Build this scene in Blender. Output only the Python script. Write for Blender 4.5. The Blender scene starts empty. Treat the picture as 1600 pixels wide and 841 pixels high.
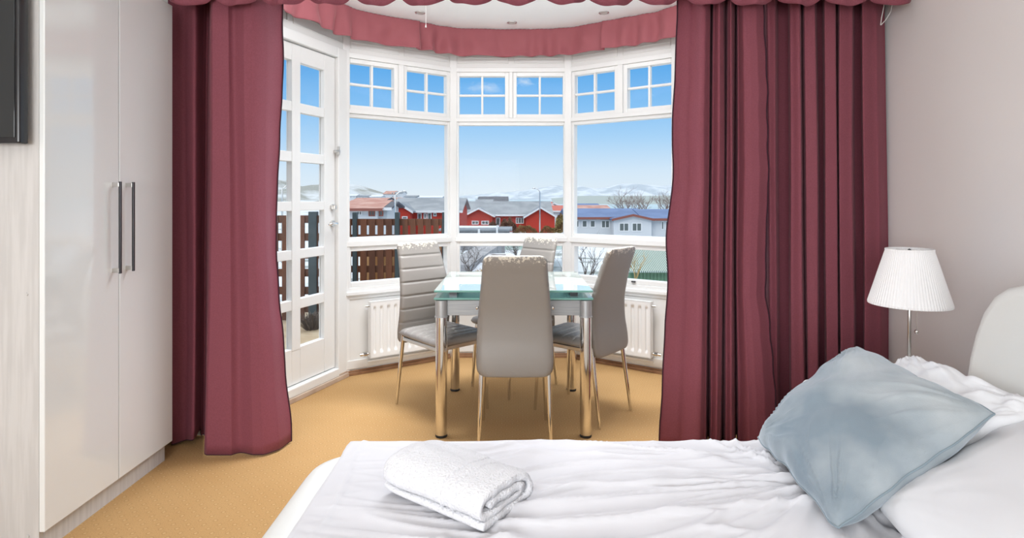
import bpy, bmesh, math, random
from math import sin, cos, pi, radians as R, sqrt
from mathutils import Vector, Matrix, noise
random.seed(7)
S = bpy.context.scene
COL = S.collection
F = 915.0                      # focal length in pixels of the 1600 px frame
EYE = 1.25

# ------------------------------------------------------------------ camera
cd = bpy.data.cameras.new('camera'); cam = bpy.data.objects.new('camera', cd); COL.objects.link(cam)
cam.location = (0, 0, EYE); cam.rotation_euler = (R(90), 0, 0)
cd.sensor_width = 36; cd.lens = 36 * F / 1600; cd.shift_y = -111.5 / 1600
cd.clip_start = 0.05; cd.clip_end = 60000
S.camera = cam

# ------------------------------------------------------------------ exposure
S.view_settings.view_transform = 'Standard'; S.view_settings.look = 'None'
S.view_settings.gamma = 1; S.view_settings.use_curve_mapping = False
S.view_settings.exposure = 0.0

# ------------------------------------------------------------------ sky
W = bpy.data.worlds.new('sky'); S.world = W; W.use_nodes = True
nt = W.node_tree; nt.nodes.clear()
def N(t, kind, **kw):
    n = t.nodes.new(kind)
    for k, v in kw.items():
        if k in ('operation', 'blend_type', 'data_type', 'noise_dimensions', 'feature', 'wave_type', 'bands_direction', 'interpolation', 'wave_profile'):
            setattr(n, k, v)
        else:
            n.inputs[k.replace('_', ' ')].default_value = v
    return n
tc = nt.nodes.new('ShaderNodeTexCoord'); sx = nt.nodes.new('ShaderNodeSeparateXYZ')
nt.links.new(tc.outputs['Generated'], sx.inputs[0])
cr = nt.nodes.new('ShaderNodeValToRGB'); nt.links.new(sx.outputs['Z'], cr.inputs[0])
stops = [(0.0, (.80, .885, .95)), (.045, (.68, .83, .97)), (.10, (.42, .68, .96)), (.15, (.26, .56, .93)), (.21, (.13, .43, .86)), (.34, (.16, .42, .80)), (.6, (1.9, 1.95, 2.0))]
e = cr.color_ramp.elements
e[0].position, e[0].color = stops[0][0], (*stops[0][1], 1)
e[1].position, e[1].color = stops[-1][0], (*stops[-1][1], 1)
for p, c in stops[1:-1]:
    q = e.new(p); q.color = (*c, 1)
# two small wispy clouds low over the sea
nz = N(nt, 'ShaderNodeTexNoise', Scale=22.0, Detail=7.0, Roughness=.62, Distortion=.4)
mp = nt.nodes.new('ShaderNodeMapping'); mp.inputs['Scale'].default_value = (1, 1, 2.2)
nt.links.new(tc.outputs['Generated'], mp.inputs[0]); nt.links.new(mp.outputs[0], nz.inputs['Vector'])
def cloud(c, rx, rz):
    s = N(nt, 'ShaderNodeVectorMath', operation='SUBTRACT'); nt.links.new(tc.outputs['Generated'], s.inputs[0]); s.inputs[1].default_value = c
    m = N(nt, 'ShaderNodeVectorMath', operation='MULTIPLY'); nt.links.new(s.outputs[0], m.inputs[0]); m.inputs[1].default_value = (1 / rx, .3, 1 / rz)
    l = N(nt, 'ShaderNodeVectorMath', operation='LENGTH'); nt.links.new(m.outputs[0], l.inputs[0])
    r = nt.nodes.new('ShaderNodeMapRange'); nt.links.new(l.outputs['Value'], r.inputs[0])
    r.inputs[1].default_value = 0; r.inputs[2].default_value = 1; r.inputs[3].default_value = .36; r.inputs[4].default_value = 0
    return r
c1 = cloud((-.052, .983, .186), .042, .018); c2 = cloud((.024, .981, .194), .022, .013)
mx = N(nt, 'ShaderNodeMath', operation='MAXIMUM'); nt.links.new(c1.outputs[0], mx.inputs[0]); nt.links.new(c2.outputs[0], mx.inputs[1])
ad = N(nt, 'ShaderNodeMath', operation='ADD'); nt.links.new(nz.outputs['Fac'], ad.inputs[0]); nt.links.new(mx.outputs[0], ad.inputs[1])
rr = nt.nodes.new('ShaderNodeMapRange'); nt.links.new(ad.outputs[0], rr.inputs[0])
rr.inputs[1].default_value = .66; rr.inputs[2].default_value = .95; rr.inputs[3].default_value = 0; rr.inputs[4].default_value = .62
cm = N(nt, 'ShaderNodeMath', operation='GREATER_THAN'); nt.links.new(mx.outputs[0], cm.inputs[0]); cm.inputs[1].default_value = .0001
cmm = N(nt, 'ShaderNodeMath', operation='MULTIPLY'); nt.links.new(rr.outputs[0], cmm.inputs[0]); nt.links.new(cm.outputs[0], cmm.inputs[1])
mix = N(nt, 'ShaderNodeMix', data_type='RGBA'); nt.links.new(cmm.outputs[0], mix.inputs[0]); nt.links.new(cr.outputs[0], mix.inputs[6]); mix.inputs[7].default_value = (.86, .92, .98, 1)
bg = nt.nodes.new('ShaderNodeBackground'); nt.links.new(mix.outputs[2], bg.inputs[0]); bg.inputs[1].default_value = 1.0
out = nt.nodes.new('ShaderNodeOutputWorld'); nt.links.new(bg.outputs[0], out.inputs[0])

# ------------------------------------------------------------------ lights
def light(name, kind, loc, rot, power, size=None, sy=None, color=(1, 1, 1), spread=None):
    l = bpy.data.lights.new(name, kind); o = bpy.data.objects.new(name, l); COL.objects.link(o)
    o.location = loc; o.rotation_euler = [R(a) for a in rot]; l.energy = power; l.color = color
    if kind == 'AREA':
        l.shape = 'RECTANGLE'; l.size = size; l.size_y = sy or size
        if spread: l.spread = R(spread)
    if kind == 'SUN': l.angle = R(size)
    return o
light('sun', 'SUN', (0, -5, 10), (58, 0, -28), .8, 25, color=(1, .96, .9))
light('fill_room', 'AREA', (-.1, 2.05, 2.50), (-6, 0, 0), 3, 2.6, .7, (.92, .96, 1))  # added unseen fill above the far side of the bed
light('fill_behind_camera', 'AREA', (-1.0, -2.1, 1.35), (90, 0, -17), 120, 2.4, 1.3, (.95, .98, 1))  # added fill panel behind the camera, brightens curtains, wall and wardrobe
light('fill_bay_floor', 'AREA', (0, 3.30, 2.51), (-2, 0, 0), 40, 1.8, .6, (.93, .965, 1), 105)  # added fill standing in for daylight on the bay carpet
light('fill_bay_ceiling', 'AREA', (0, 3.06, 2.40), (118, 0, 0), 14, 2.6, .16, (.96, .98, 1))  # added fill hidden behind the scalloped valance, lifts bay ceiling and frames

# ------------------------------------------------------------------ materials
MATS = {}
def mat(name, col, rough=.5, metal=0, col2=None, scale=6, det=4, lo=.4, hi=.6, bump=0, bscale=60, stretch=None, spec=None, coat=0, sheen=0, bdist=.01, trans=0, coords='Object', sheentint=None, emis=None):
    if name in MATS: return MATS[name]
    m = bpy.data.materials.new(name); m.use_nodes = True; t = m.node_tree
    b = t.nodes['Principled BSDF']
    b.inputs['Base Color'].default_value = (*col, 1); b.inputs['Roughness'].default_value = rough; b.inputs['Metallic'].default_value = metal
    if spec is not None: b.inputs['Specular IOR Level'].default_value = spec
    if coat: b.inputs['Coat Weight'].default_value = coat; b.inputs['Coat Roughness'].default_value = .03
    if sheen:
        b.inputs['Sheen Weight'].default_value = sheen; b.inputs['Sheen Roughness'].default_value = .4
        if sheentint: b.inputs['Sheen Tint'].default_value = (*sheentint, 1)
    if trans: b.inputs['Transmission Weight'].default_value = trans
    if col2 or bump:
        co = t.nodes.new('ShaderNodeTexCoord'); mpn = t.nodes.new('ShaderNodeMapping'); t.links.new(co.outputs[coords], mpn.inputs[0])
        if stretch: mpn.inputs['Scale'].default_value = stretch
    if col2:
        n = N(t, 'ShaderNodeTexNoise', Scale=float(scale), Detail=float(det)); t.links.new(mpn.outputs[0], n.inputs['Vector'])
        r = t.nodes.new('ShaderNodeValToRGB'); r.color_ramp.elements[0].position = lo; r.color_ramp.elements[1].position = hi
        r.color_ramp.elements[0].color = (*col, 1); r.color_ramp.elements[1].color = (*col2, 1)
        t.links.new(n.outputs['Fac'], r.inputs[0]); t.links.new(r.outputs[0], b.inputs['Base Color'])
    if bump:
        n2 = N(t, 'ShaderNodeTexNoise', Scale=float(bscale), Detail=3.0); t.links.new(mpn.outputs[0], n2.inputs['Vector'])
        bp = t.nodes.new('ShaderNodeBump'); bp.inputs['Strength'].default_value = bump; bp.inputs['Distance'].default_value = bdist
        t.links.new(n2.outputs['Fac'], bp.inputs['Height']); t.links.new(bp.outputs[0], b.inputs['Normal'])
    MATS[name] = m; return m

M_white = mat('white_paint', (.80, .80, .785), .35)
M_wallbay = mat('bay_wall_paint', (.74, .735, .715), .5)
M_wall = mat('greige_wall_paint', (.80, .775, .77), .8, bump=.05, bscale=220)
M_ceil = mat('ceiling_paint', (.90, .92, .93), .7)
M_gloss = mat('gloss_lacquer', (.79, .82, .825), .12, coat=1)
M_lam = mat('wood_grain_laminate', (.54, .53, .52), .5, col2=(.60, .59, .58), scale=10, stretch=(6, 6, .35), bump=.08, bscale=14)
M_chrome = mat('chrome', (.78, .77, .75), .09, 1)
M_brush = mat('brushed_steel', (.62, .61, .59), .28, 1)
M_darksteel = mat('dark_steel', (.06, .06, .065), .3, .6)
M_rubber = mat('black_rubber', (.02, .02, .02), .6)
M_greymetal = mat('grey_painted_metal', (.29, .30, .31), .4, .35, col2=(.34, .35, .36), scale=5, stretch=(1, 1, 30))
M_capmetal = mat('silver_leg_cap', (.42, .43, .44), .35, .5)
M_skirt = mat('brown_skirting', (.33, .18, .10), .5, col2=(.24, .12, .06), scale=8)
M_tan = mat('pale_skirting', (.55, .43, .34), .5, col2=(.45, .33, .25), scale=8)
M_cur = mat('maroon_curtain_cloth', (.20, .046, .068), .8, bump=.12, bscale=500, sheen=.12, sheentint=(1, .5, .6), col2=(.22, .054, .078), scale=180)
M_val = mat('maroon_valance_cloth', (.31, .085, .10), .75, bump=.12, bscale=500, sheen=.25, sheentint=(1, .6, .62))
M_seam = mat('dark_overlock_thread', (.035, .008, .018), .9)
M_sheet = mat('white_cotton', (.665, .665, .70), .85, bump=.1, bscale=700, sheen=.1)
M_pill = mat('white_pillowcase', (.75, .76, .79), .85, bump=.1, bscale=700)
M_towel = mat('white_terry', (.78, .785, .82), .95, bump=1, bscale=170, bdist=.006, sheen=.3)
M_leath = mat('white_leatherette', (.77, .78, .76), .42, bump=.08, bscale=350)
M_shade = mat('pleated_shade_cloth', (.86, .86, .87), .8)
M_velvet = mat('blue_grey_velvet', (.19, .245, .29), .7, col2=(.41, .45, .475), scale=3.0, lo=.38, hi=.62, sheen=.5, sheentint=(.8, .9, 1), bump=.1, bscale=300)
M_black = mat('black_plastic', (.012, .012, .014), .25)
M_screen = mat('black_screen', (.008, .012, .014), .08, coat=.5)
M_rad = mat('radiator_enamel', (.80, .795, .78), .3)
M_radcol = mat('radiator_shadow', (.5, .5, .48), .5)

def chair_leather():
    m = bpy.data.materials.new('worn_taupe_leatherette'); m.use_nodes = True; t = m.node_tree; b = t.nodes['Principled BSDF']
    co = t.nodes.new('ShaderNodeTexCoord'); s = t.nodes.new('ShaderNodeSeparateXYZ'); t.links.new(co.outputs['Object'], s.inputs[0])
    n = N(t, 'ShaderNodeTexNoise', Scale=75.0, Detail=5.0, Roughness=.7); t.links.new(co.outputs['Object'], n.inputs['Vector'])
    r = t.nodes.new('ShaderNodeMapRange'); t.links.new(s.outputs['Z'], r.inputs[0])      # wear lives at the top hem of the back
    r.inputs[1].default_value = .905; r.inputs[2].default_value = .972; r.inputs[3].default_value = 0; r.inputs[4].default_value = .27
    a = N(t, 'ShaderNodeMath', operation='ADD'); t.links.new(n.outputs['Fac'], a.inputs[0]); t.links.new(r.outputs[0], a.inputs[1])
    g = t.nodes.new('ShaderNodeMapRange'); t.links.new(a.outputs[0], g.inputs[0]); g.inputs[1].default_value = .70; g.inputs[2].default_value = .76
    mixc = N(t, 'ShaderNodeMix', data_type='RGBA'); t.links.new(g.outputs[0], mixc.inputs[0])
    mixc.inputs[6].default_value = (.235, .213, .193, 1); mixc.inputs[7].default_value = (.60, .55, .46, 1)
    t.links.new(mixc.outputs[2], b.inputs['Base Color']); b.inputs['Roughness'].default_value = .42
    n2 = N(t, 'ShaderNodeTexNoise', Scale=420.0, Detail=2.0); t.links.new(co.outputs['Object'], n2.inputs['Vector'])
    bp = t.nodes.new('ShaderNodeBump'); bp.inputs['Strength'].default_value = .12; bp.inputs['Distance'].default_value = .004
    t.links.new(n2.outputs['Fac'], bp.inputs['Height']); t.links.new(bp.outputs[0], b.inputs['Normal'])
    return m
M_chair = chair_leather()
def seat_leather():
    m = bpy.data.materials.new('glossy_worn_seat_leatherette'); m.use_nodes = True; t = m.node_tree; b = t.nodes['Principled BSDF']
    co = t.nodes.new('ShaderNodeTexCoord'); s = t.nodes.new('ShaderNodeSeparateXYZ'); t.links.new(co.outputs['Object'], s.inputs[0])
    n = N(t, 'ShaderNodeTexNoise', Scale=55.0, Detail=6.0, Roughness=.75); t.links.new(co.outputs['Object'], n.inputs['Vector'])
    r = t.nodes.new('ShaderNodeMapRange'); t.links.new(s.outputs['Z'], r.inputs[0])
    r.inputs[1].default_value = .44; r.inputs[2].default_value = .462; r.inputs[3].default_value = 0; r.inputs[4].default_value = .1
    a = N(t, 'ShaderNodeMath', operation='ADD'); t.links.new(n.outputs['Fac'], a.inputs[0]); t.links.new(r.outputs[0], a.inputs[1])
    g = t.nodes.new('ShaderNodeMapRange'); t.links.new(a.outputs[0], g.inputs[0]); g.inputs[1].default_value = .70; g.inputs[2].default_value = .74
    mixc = N(t, 'ShaderNodeMix', data_type='RGBA'); t.links.new(g.outputs[0], mixc.inputs[0])
    mixc.inputs[6].default_value = (.27, .25, .235, 1); mixc.inputs[7].default_value = (.6, .57, .53, 1)
    t.links.new(mixc.outputs[2], b.inputs['Base Color']); b.inputs['Roughness'].default_value = .42; b.inputs['Coat Weight'].default_value = .0
    bp = t.nodes.new('ShaderNodeBump'); bp.inputs['Strength'].default_value = .35; bp.inputs['Distance'].default_value = .006
    n2 = N(t, 'ShaderNodeTexNoise', Scale=38.0, Detail=3.0); t.links.new(co.outputs['Object'], n2.inputs['Vector'])
    t.links.new(n2.outputs['Fac'], bp.inputs['Height']); t.links.new(bp.outputs[0], b.inputs['Normal'])
    return m
M_seat = seat_leather()

def carpet():
    m = bpy.data.materials.new('mustard_carpet'); m.use_nodes = True; t = m.node_tree; b = t.nodes['Principled BSDF']
    co = t.nodes.new('ShaderNodeTexCoord'); mpn = t.nodes.new('ShaderNodeMapping'); t.links.new(co.outputs['Object'], mpn.inputs[0])
    mpn.inputs['Rotation'].default_value = (0, 0, R(45)); mpn.inputs['Scale'].default_value = (24, 24, 24)
    v = t.nodes.new('ShaderNodeTexVoronoi'); v.inputs['Randomness'].default_value = .06; v.inputs['Scale'].default_value = 1
    t.links.new(mpn.outputs[0], v.inputs['Vector'])
    dots = t.nodes.new('ShaderNodeMapRange'); t.links.new(v.outputs['Distance'], dots.inputs[0]); dots.inputs[1].default_value = .10; dots.inputs[2].default_value = .17; dots.inputs[3].default_value = 1; dots.inputs[4].default_value = 0
    ring = t.nodes.new('ShaderNodeMapRange'); t.links.new(v.outputs['Distance'], ring.inputs[0]); ring.inputs[1].default_value = .17; ring.inputs[2].default_value = .27; ring.inputs[3].default_value = 1; ring.inputs[4].default_value = 0
    n = N(t, 'ShaderNodeTexNoise', Scale=2.2, Detail=5.0); t.links.new(co.outputs['Object'], n.inputs['Vector'])
    f = N(t, 'ShaderNodeTexNoise', Scale=260.0, Detail=2.0); t.links.new(co.outputs['Object'], f.inputs['Vector'])
    base = N(t, 'ShaderNodeMix', data_type='RGBA'); t.links.new(n.outputs['Fac'], base.inputs[0]); base.inputs[6].default_value = (.41, .228, .080, 1); base.inputs[7].default_value = (.51, .315, .135, 1)
    fine = N(t, 'ShaderNodeMix', data_type='RGBA', blend_type='MULTIPLY'); fine.inputs[0].default_value = .35
    t.links.new(base.outputs[2], fine.inputs[6])
    fr = t.nodes.new('ShaderNodeValToRGB'); fr.color_ramp.elements[0].position = .3; fr.color_ramp.elements[0].color = (.5, .5, .5, 1); fr.color_ramp.elements[1].position = .7; fr.color_ramp.elements[1].color = (1.3, 1.3, 1.3, 1)
    t.links.new(f.outputs['Fac'], fr.inputs[0]); t.links.new(fr.outputs[0], fine.inputs[7])
    d2 = N(t, 'ShaderNodeMix', data_type='RGBA'); rm = N(t, 'ShaderNodeMath', operation='MULTIPLY'); rm.inputs[1].default_value = .35; t.links.new(ring.outputs[0], rm.inputs[0])
    t.links.new(rm.outputs[0], d2.inputs[0]); t.links.new(fine.outputs[2], d2.inputs[6]); d2.inputs[7].default_value = (.25, .12, .035, 1)
    d1 = N(t, 'ShaderNodeMix', data_type='RGBA'); dm = N(t, 'ShaderNodeMath', operation='MULTIPLY'); dm.inputs[1].default_value = .4; t.links.new(dots.outputs[0], dm.inputs[0])
    t.links.new(dm.outputs[0], d1.inputs[0]); t.links.new(d2.outputs[2], d1.inputs[6]); d1.inputs[7].default_value = (.72, .50, .24, 1)
    t.links.new(d1.outputs[2], b.inputs['Base Color']); b.inputs['Roughness'].default_value = .95
    bp = t.nodes.new('ShaderNodeBump'); bp.inputs['Strength'].default_value = .5; bp.inputs['Distance'].default_value = .004
    t.links.new(f.outputs['Fac'], bp.inputs['Height']); t.links.new(bp.outputs[0], b.inputs['Normal'])
    return m
M_carpet = carpet()

def thin_glass(name, tint, gloss_col=(1, 1, 1), ior=1.5, frost_glare=0.0, frost_glare_col=(1, 1, 1), rough=.0, gmul=1.0):
    m = bpy.data.materials.new(name); m.use_nodes = True; t = m.node_tree; t.nodes.remove(t.nodes['Principled BSDF'])
    o = t.nodes['Material Output']
    tr = t.nodes.new('ShaderNodeBsdfTransparent'); tr.inputs[0].default_value = (*tint, 1)
    base = tr
    if frost_glare:
        df = t.nodes.new('ShaderNodeBsdfDiffuse'); df.inputs[0].default_value = (*frost_glare_col, 1)
        mm = t.nodes.new('ShaderNodeMixShader'); mm.inputs[0].default_value = frost_glare; t.links.new(tr.outputs[0], mm.inputs[1]); t.links.new(df.outputs[0], mm.inputs[2]); base = mm
    gl = t.nodes.new('ShaderNodeBsdfGlossy'); gl.inputs['Roughness'].default_value = rough; gl.inputs[0].default_value = (*gloss_col, 1)
    fr = t.nodes.new('ShaderNodeFresnel'); fr.inputs[0].default_value = ior
    mu = N(t, 'ShaderNodeMath', operation='MULTIPLY'); mu.inputs[1].default_value = gmul; t.links.new(fr.outputs[0], mu.inputs[0]); mu.use_clamp = True
    ms = t.nodes.new('ShaderNodeMixShader'); t.links.new(mu.outputs[0], ms.inputs[0]); t.links.new(base.outputs[0], ms.inputs[1]); t.links.new(gl.outputs[0], ms.inputs[2])
    t.links.new(ms.outputs[0], o.inputs[0]); return m
M_pane = thin_glass('window_glass', (.985, .99, .99), ior=1.45, gmul=.03)
M_tglass = thin_glass('table_glass', (.80, .90, .87), ior=1.6, frost_glare=.42, frost_glare_col=(.82, .90, .87), rough=.01, gmul=1.3)  # pale diffuse share also stands in for the white window reflection
M_tedge = mat('glass_green_edge', (.16, .36, .32), .2)
M_tglass2 = mat('lower_frosted_glass', (.115, .20, .205), .08)

# ------------------------------------------------------------------ helpers
def tag(o, label=None, cat=None, group=None, kind=None):
    if label: o['label'] = label
    if cat: o['category'] = cat
    if group: o['group'] = group
    if kind: o['kind'] = kind
    return o
def thing(name, label, cat, loc=(0, 0, 0), rz=0, group=None, kind=None):
    o = bpy.data.objects.new(name, None); COL.objects.link(o); o.location = loc; o.rotation_euler = (0, 0, rz); o.empty_display_size = .05
    return tag(o, label, cat, group, kind)
def obj(name, bm, m, parent=None, smooth=False, bevel=0, seg=2, solid=0, sub=0, auto=None, mats=None):
    me = bpy.data.meshes.new(name); bmesh.ops.recalc_face_normals(bm, faces=bm.faces); bm.to_mesh(me); bm.free()
    o = bpy.data.objects.new(name, me); COL.objects.link(o); me.materials.append(m)
    for x in (mats or []): me.materials.append(x)
    if parent: o.parent = parent
    if smooth: me.polygons.foreach_set('use_smooth', [True] * len(me.polygons))
    if solid:
        k = o.modifiers.new('solid', 'SOLIDIFY'); k.thickness = solid; k.offset = 0
    if bevel:
        k = o.modifiers.new('bevel', 'BEVEL'); k.width = bevel; k.segments = seg; k.limit_method = 'ANGLE'; k.angle_limit = R(40)
    if sub:
        k = o.modifiers.new('sub', 'SUBSURF'); k.levels = sub; k.render_levels = sub
    if auto is not None:
        me.polygons.foreach_set('use_smooth', [True] * len(me.polygons)); me.set_sharp_from_angle(angle=R(auto))
    return o
def struct(name, bm, m, parent=None, **kw):
    o = obj(name, bm, m, parent, **kw)
    if not parent: o['kind'] = 'structure'
    return o
def box(bm, x0, x1, y0, y1, z0, z1):
    v = [bm.verts.new(p) for p in ((x0, y0, z0), (x1, y0, z0), (x1, y1, z0), (x0, y1, z0), (x0, y0, z1), (x1, y0, z1), (x1, y1, z1), (x0, y1, z1))]
    for f in ((0, 3, 2, 1), (4, 5, 6, 7), (0, 1, 5, 4), (1, 2, 6, 5), (2, 3, 7, 6), (3, 0, 4, 7)): bm.faces.new([v[i] for i in f])
    return v
def B(*b):
    bm = bmesh.new()
    for q in b: box(bm, *q)
    return bm
def ring_tube(bm, pts, radii, seg=12, cap=True):
    pts = [Vector(p) for p in pts]; rings = []
    prev = None
    for i, p in enumerate(pts):
        d = (pts[min(i + 1, len(pts) - 1)] - pts[max(i - 1, 0)]).normalized()
        if prev is None:
            a = d.orthogonal().normalized()
        else:
            a = (prev - d * prev.dot(d)); a = a.normalized() if a.length > 1e-6 else d.orthogonal().normalized()
        prev = a; b = d.cross(a)
        r = radii[i] if isinstance(radii, (list, tuple)) else radii
        rings.append([bm.verts.new(p + a * (r * cos(2 * pi * k / seg)) + b * (r * sin(2 * pi * k / seg))) for k in range(seg)])
    for i in range(len(rings) - 1):
        for k in range(seg):
            bm.faces.new((rings[i][k], rings[i][(k + 1) % seg], rings[i + 1][(k + 1) % seg], rings[i + 1][k]))
    if cap:
        bm.faces.new(rings[0][::-1]); bm.faces.new(rings[-1])
def tube(pts, r, seg=12):
    bm = bmesh.new(); ring_tube(bm, pts, r, seg); return bm
def lathe(prof, seg=32, wob=0, n=0, cx=0, cy=0):
    bm = bmesh.new(); rings = []
    for r, z in prof:
        rings.append([bm.verts.new((cx + (r * (1 + (wob * (1 if k % 2 else -1) if n else 0))) * cos(2 * pi * k / seg), cy + (r * (1 + (wob * (1 if k % 2 else -1) if n else 0))) * sin(2 * pi * k / seg), z)) for k in range(seg)])
    for i in range(len(rings) - 1):
        for k in range(seg): bm.faces.new((rings[i][k], rings[i][(k + 1) % seg], rings[i + 1][(k + 1) % seg], rings[i + 1][k]))
    return bm
def grid(nu, nv, fn):
    bm = bmesh.new()
    V = [[bm.verts.new(fn(i / (nu - 1), j / (nv - 1))) for j in range(nv)] for i in range(nu)]
    for i in range(nu - 1):
        for j in range(nv - 1): bm.faces.new((V[i][j], V[i + 1][j], V[i + 1][j + 1], V[i][j + 1]))
    return bm
def closed(nu, nv, front, back):
    """two sheets sharing their rim"""
    bm = bmesh.new(); A = []; Bk = []
    for i in range(nu):
        a = []; b = []
        for j in range(nv):
            u, v = i / (nu - 1), j / (nv - 1)
            p = bm.verts.new(front(u, v)); a.append(p)
            rim = i in (0, nu - 1) or j in (0, nv - 1)
            b.append(p if rim else bm.verts.new(back(u, v)))
        A.append(a); Bk.append(b)
    for i in range(nu - 1):
        for j in range(nv - 1):
            bm.faces.new((A[i][j], A[i + 1][j], A[i + 1][j + 1], A[i][j + 1]))
            bm.faces.new((Bk[i][j], Bk[i][j + 1], Bk[i + 1][j + 1], Bk[i + 1][j]))
    return bm
def prism(pts, z0, z1):
    bm = bmesh.new(); a = [bm.verts.new((*p, z0)) for p in pts]; b = [bm.verts.new((*p, z1)) for p in pts]; n = len(pts)
    bm.faces.new(a[::-1]); bm.faces.new(b)
    for i in range(n): bm.faces.new((a[i], a[(i + 1) % n], b[(i + 1) % n], b[i]))
    return bm
def copy_tree(o, parent=None):
    c = o.copy(); COL.objects.link(c); c.parent = parent
    for ch in list(o.children): copy_tree(ch, c)
    return c
def nse(x, y, z=0): return noise.noise(Vector((x, y, z)))
def smooth(t): t = max(0, min(1, t)); return t * t * (3 - 2 * t)
def interp(tab, x):
    if x <= tab[0][0]: return tab[0][1]
    for (a, b), (c, d) in zip(tab, tab[1:]):
        if x <= c:
            return b + (d - b) * smooth((x - a) / (c - a)) if c > a else d
    return tab[-1][1]
def lerp(tab, x):
    if x <= tab[0][0]: return tab[0][1]
    for (a, b), (c, d) in zip(tab, tab[1:]):
        if x <= c: return b + (d - b) * (x - a) / (c - a)
    return tab[-1][1]

def catmull(tab, x):
    n = len(tab)
    if x <= tab[0][0]: return tab[0][1]
    if x >= tab[-1][0]: return tab[-1][1]
    for i in range(n - 1):
        if x <= tab[i + 1][0]:
            t = (x - tab[i][0]) / (tab[i + 1][0] - tab[i][0]); p0, p1, p2, p3 = tab[max(i - 1, 0)][1], tab[i][1], tab[i + 1][1], tab[min(i + 2, n - 1)][1]
            return .5 * (2 * p1 + (p2 - p0) * t + (2 * p0 - 5 * p1 + 4 * p2 - p3) * t * t + (3 * p1 - p0 - 3 * p2 + p3) * t ** 3)

# ================================================================== ROOM SHELL
CZ = 2.54
A0 = Vector((-1.534, 3.08)); A1 = Vector((-1.164, 4.097)); A2 = Vector((-.46, 4.59))
B2 = Vector((.44, 4.59)); B1 = Vector((1.144, 4.097)); B0 = Vector((1.514, 3.08))
fl = [(-2.4, -2.6), (1.93, -2.6), (1.93, 3.08), (1.514, 3.08), (1.144, 4.097), (.44, 4.59), (-.46, 4.59), (-1.164, 4.097), (-1.534, 3.08), (-2.4, 3.08)]
fo = [(-2.5, -2.7), (2.03, -2.7), (2.03, 3.18), (1.6, 3.18), (1.22, 4.17), (.47, 4.69), (-.49, 4.69), (-1.24, 4.17), (-1.62, 3.18), (-2.5, 3.18)]
struct('floor', prism(fl, -.1, 0), M_carpet)
struct('ceiling', prism(fo, CZ, CZ + .12), M_ceil)
struct('wall_right', B((1.93, 2.03, -2.6, 3.18, 0, CZ)), M_wall)
struct('wall_left', B((-2.5, -2.4, -2.6, 3.18, 0, CZ)), M_wall)
struct('wall_back', B((-2.5, 2.03, -2.7, -2.6, 0, CZ)), M_wall)
struct('wall_front_left', B((-2.4, -1.534, 3.08, 3.18, 0, CZ)), M_wallbay)
struct('wall_front_right', B((1.514, 1.93, 3.08, 3.18, 0, CZ)), M_wallbay)

def facet(n, o, rot, L, a, b, m0, m1, side):
    """one side of the bay: x along the wall, y outward, z up; glass from a to b, mullion of the small lights m0..m1"""
    w = bpy.data.objects.new('window_%d' % n, None); COL.objects.link(w); w.location = (o.x, o.y, 0); w.rotation_euler = (0, 0, rot); w['kind'] = 'structure'
    fw = .03
    obj('window_frame', B((0, a - fw, -.005, .09, .59, 2.27), (b + fw, L, -.005, .09, .59, 2.27),
        (a - fw, b + fw, -.005, .09, 2.235, 2.27), (a - fw, b + fw, -.005, .09, 1.845, 1.875), (a - fw, b + fw, -.012, .09, .905, .942),
        (a - fw, b + fw, -.005, .09, .59, .615), (m0 + .018, m1 - .018, -.005, .09, 1.875, 2.235)), M_white, w, bevel=.005)
    def sash(x0, x1, z0, z1, t, muntin=False, dep=.012):
        bm = B((x0, x0 + t, dep, .07, z0, z1), (x1 - t, x1, dep, .07, z0, z1), (x0 + t, x1 - t, dep, .07, z0, z0 + t), (x0 + t, x1 - t, dep, .07, z1 - t, z1))
        if muntin:
            xm, zm = (x0 + x1) / 2, (z0 + z1) / 2
            box(bm, xm - .008, xm + .008, .02, .055, z0 + t, z1 - t); box(bm, x0 + t, x1 - t, .021, .054, zm - .008, zm + .008)
        s = obj('sash', bm, M_white, w, bevel=.003)
        obj('pane', B((x0 + t, x1 - t, .036, .041, z0 + t, z1 - t)), M_pane, s)
    sash(a - fw, m0 + .018, 1.875, 2.235, .031, True); sash(m1 - .018, b + fw, 1.875, 2.235, .031, True)
    sash(a - fw, b + fw, .942, 1.845, .026)
    sash(a - fw + .001, b + fw - .001, .615, .905, .034, dep=.002)
    obj('window_latch', B((L * .62, L * .62 + .03, -.012, .004, .632, .642), (L * .62 + .01, L * .62 + .02, -.02, .0, .634, .64)), M_darksteel, w, bevel=.002)
    # wall under and over the window
    wb = bpy.data.objects.new('wall_bay_%s' % side, None); COL.objects.link(wb); wb.location = (o.x, o.y, 0); wb.rotation_euler = (0, 0, rot); wb['kind'] = 'structure'
    obj('wall_panel', B((0, L, 0, .1, 0, .56), (0, L, 0, .1, 2.27, CZ)), M_wallbay, wb)
    obj('window_sill', B((.0, L, -.022, .09, .56, .59)), M_white, wb, bevel=.006)
    bm = bmesh.new(); h = (m0 + m1) / 2
    for x0, x1 in ((.035, h - .02), (h + .02, L - .035)):
        z0, z1, t = 2.30, 2.50, .005
        for q in ((x0, x1, -t, 0, z0, z0 + .006), (x0, x1, -t, 0, z1, z1 + .006), (x0, x0 + .006, -t, 0, z0, z1), (x1 - .006, x1, -t, 0, z0, z1), (x0, x1, -t, 0, z0 + .045, z0 + .049)): box(bm, *q)
    obj('panel_moulding', bm, M_wallbay, wb, bevel=.002)
    obj('lower_moulding', B((.0, L, -.008, 0, .535, .56), (.0, L, -.012, 0, .045, .105)), M_wallbay, wb, bevel=.003)
    return w
L1 = (A2 - A1).length
facet(1, A1, R(35), L1, .035, .812, .382, .458, 'left')
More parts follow.
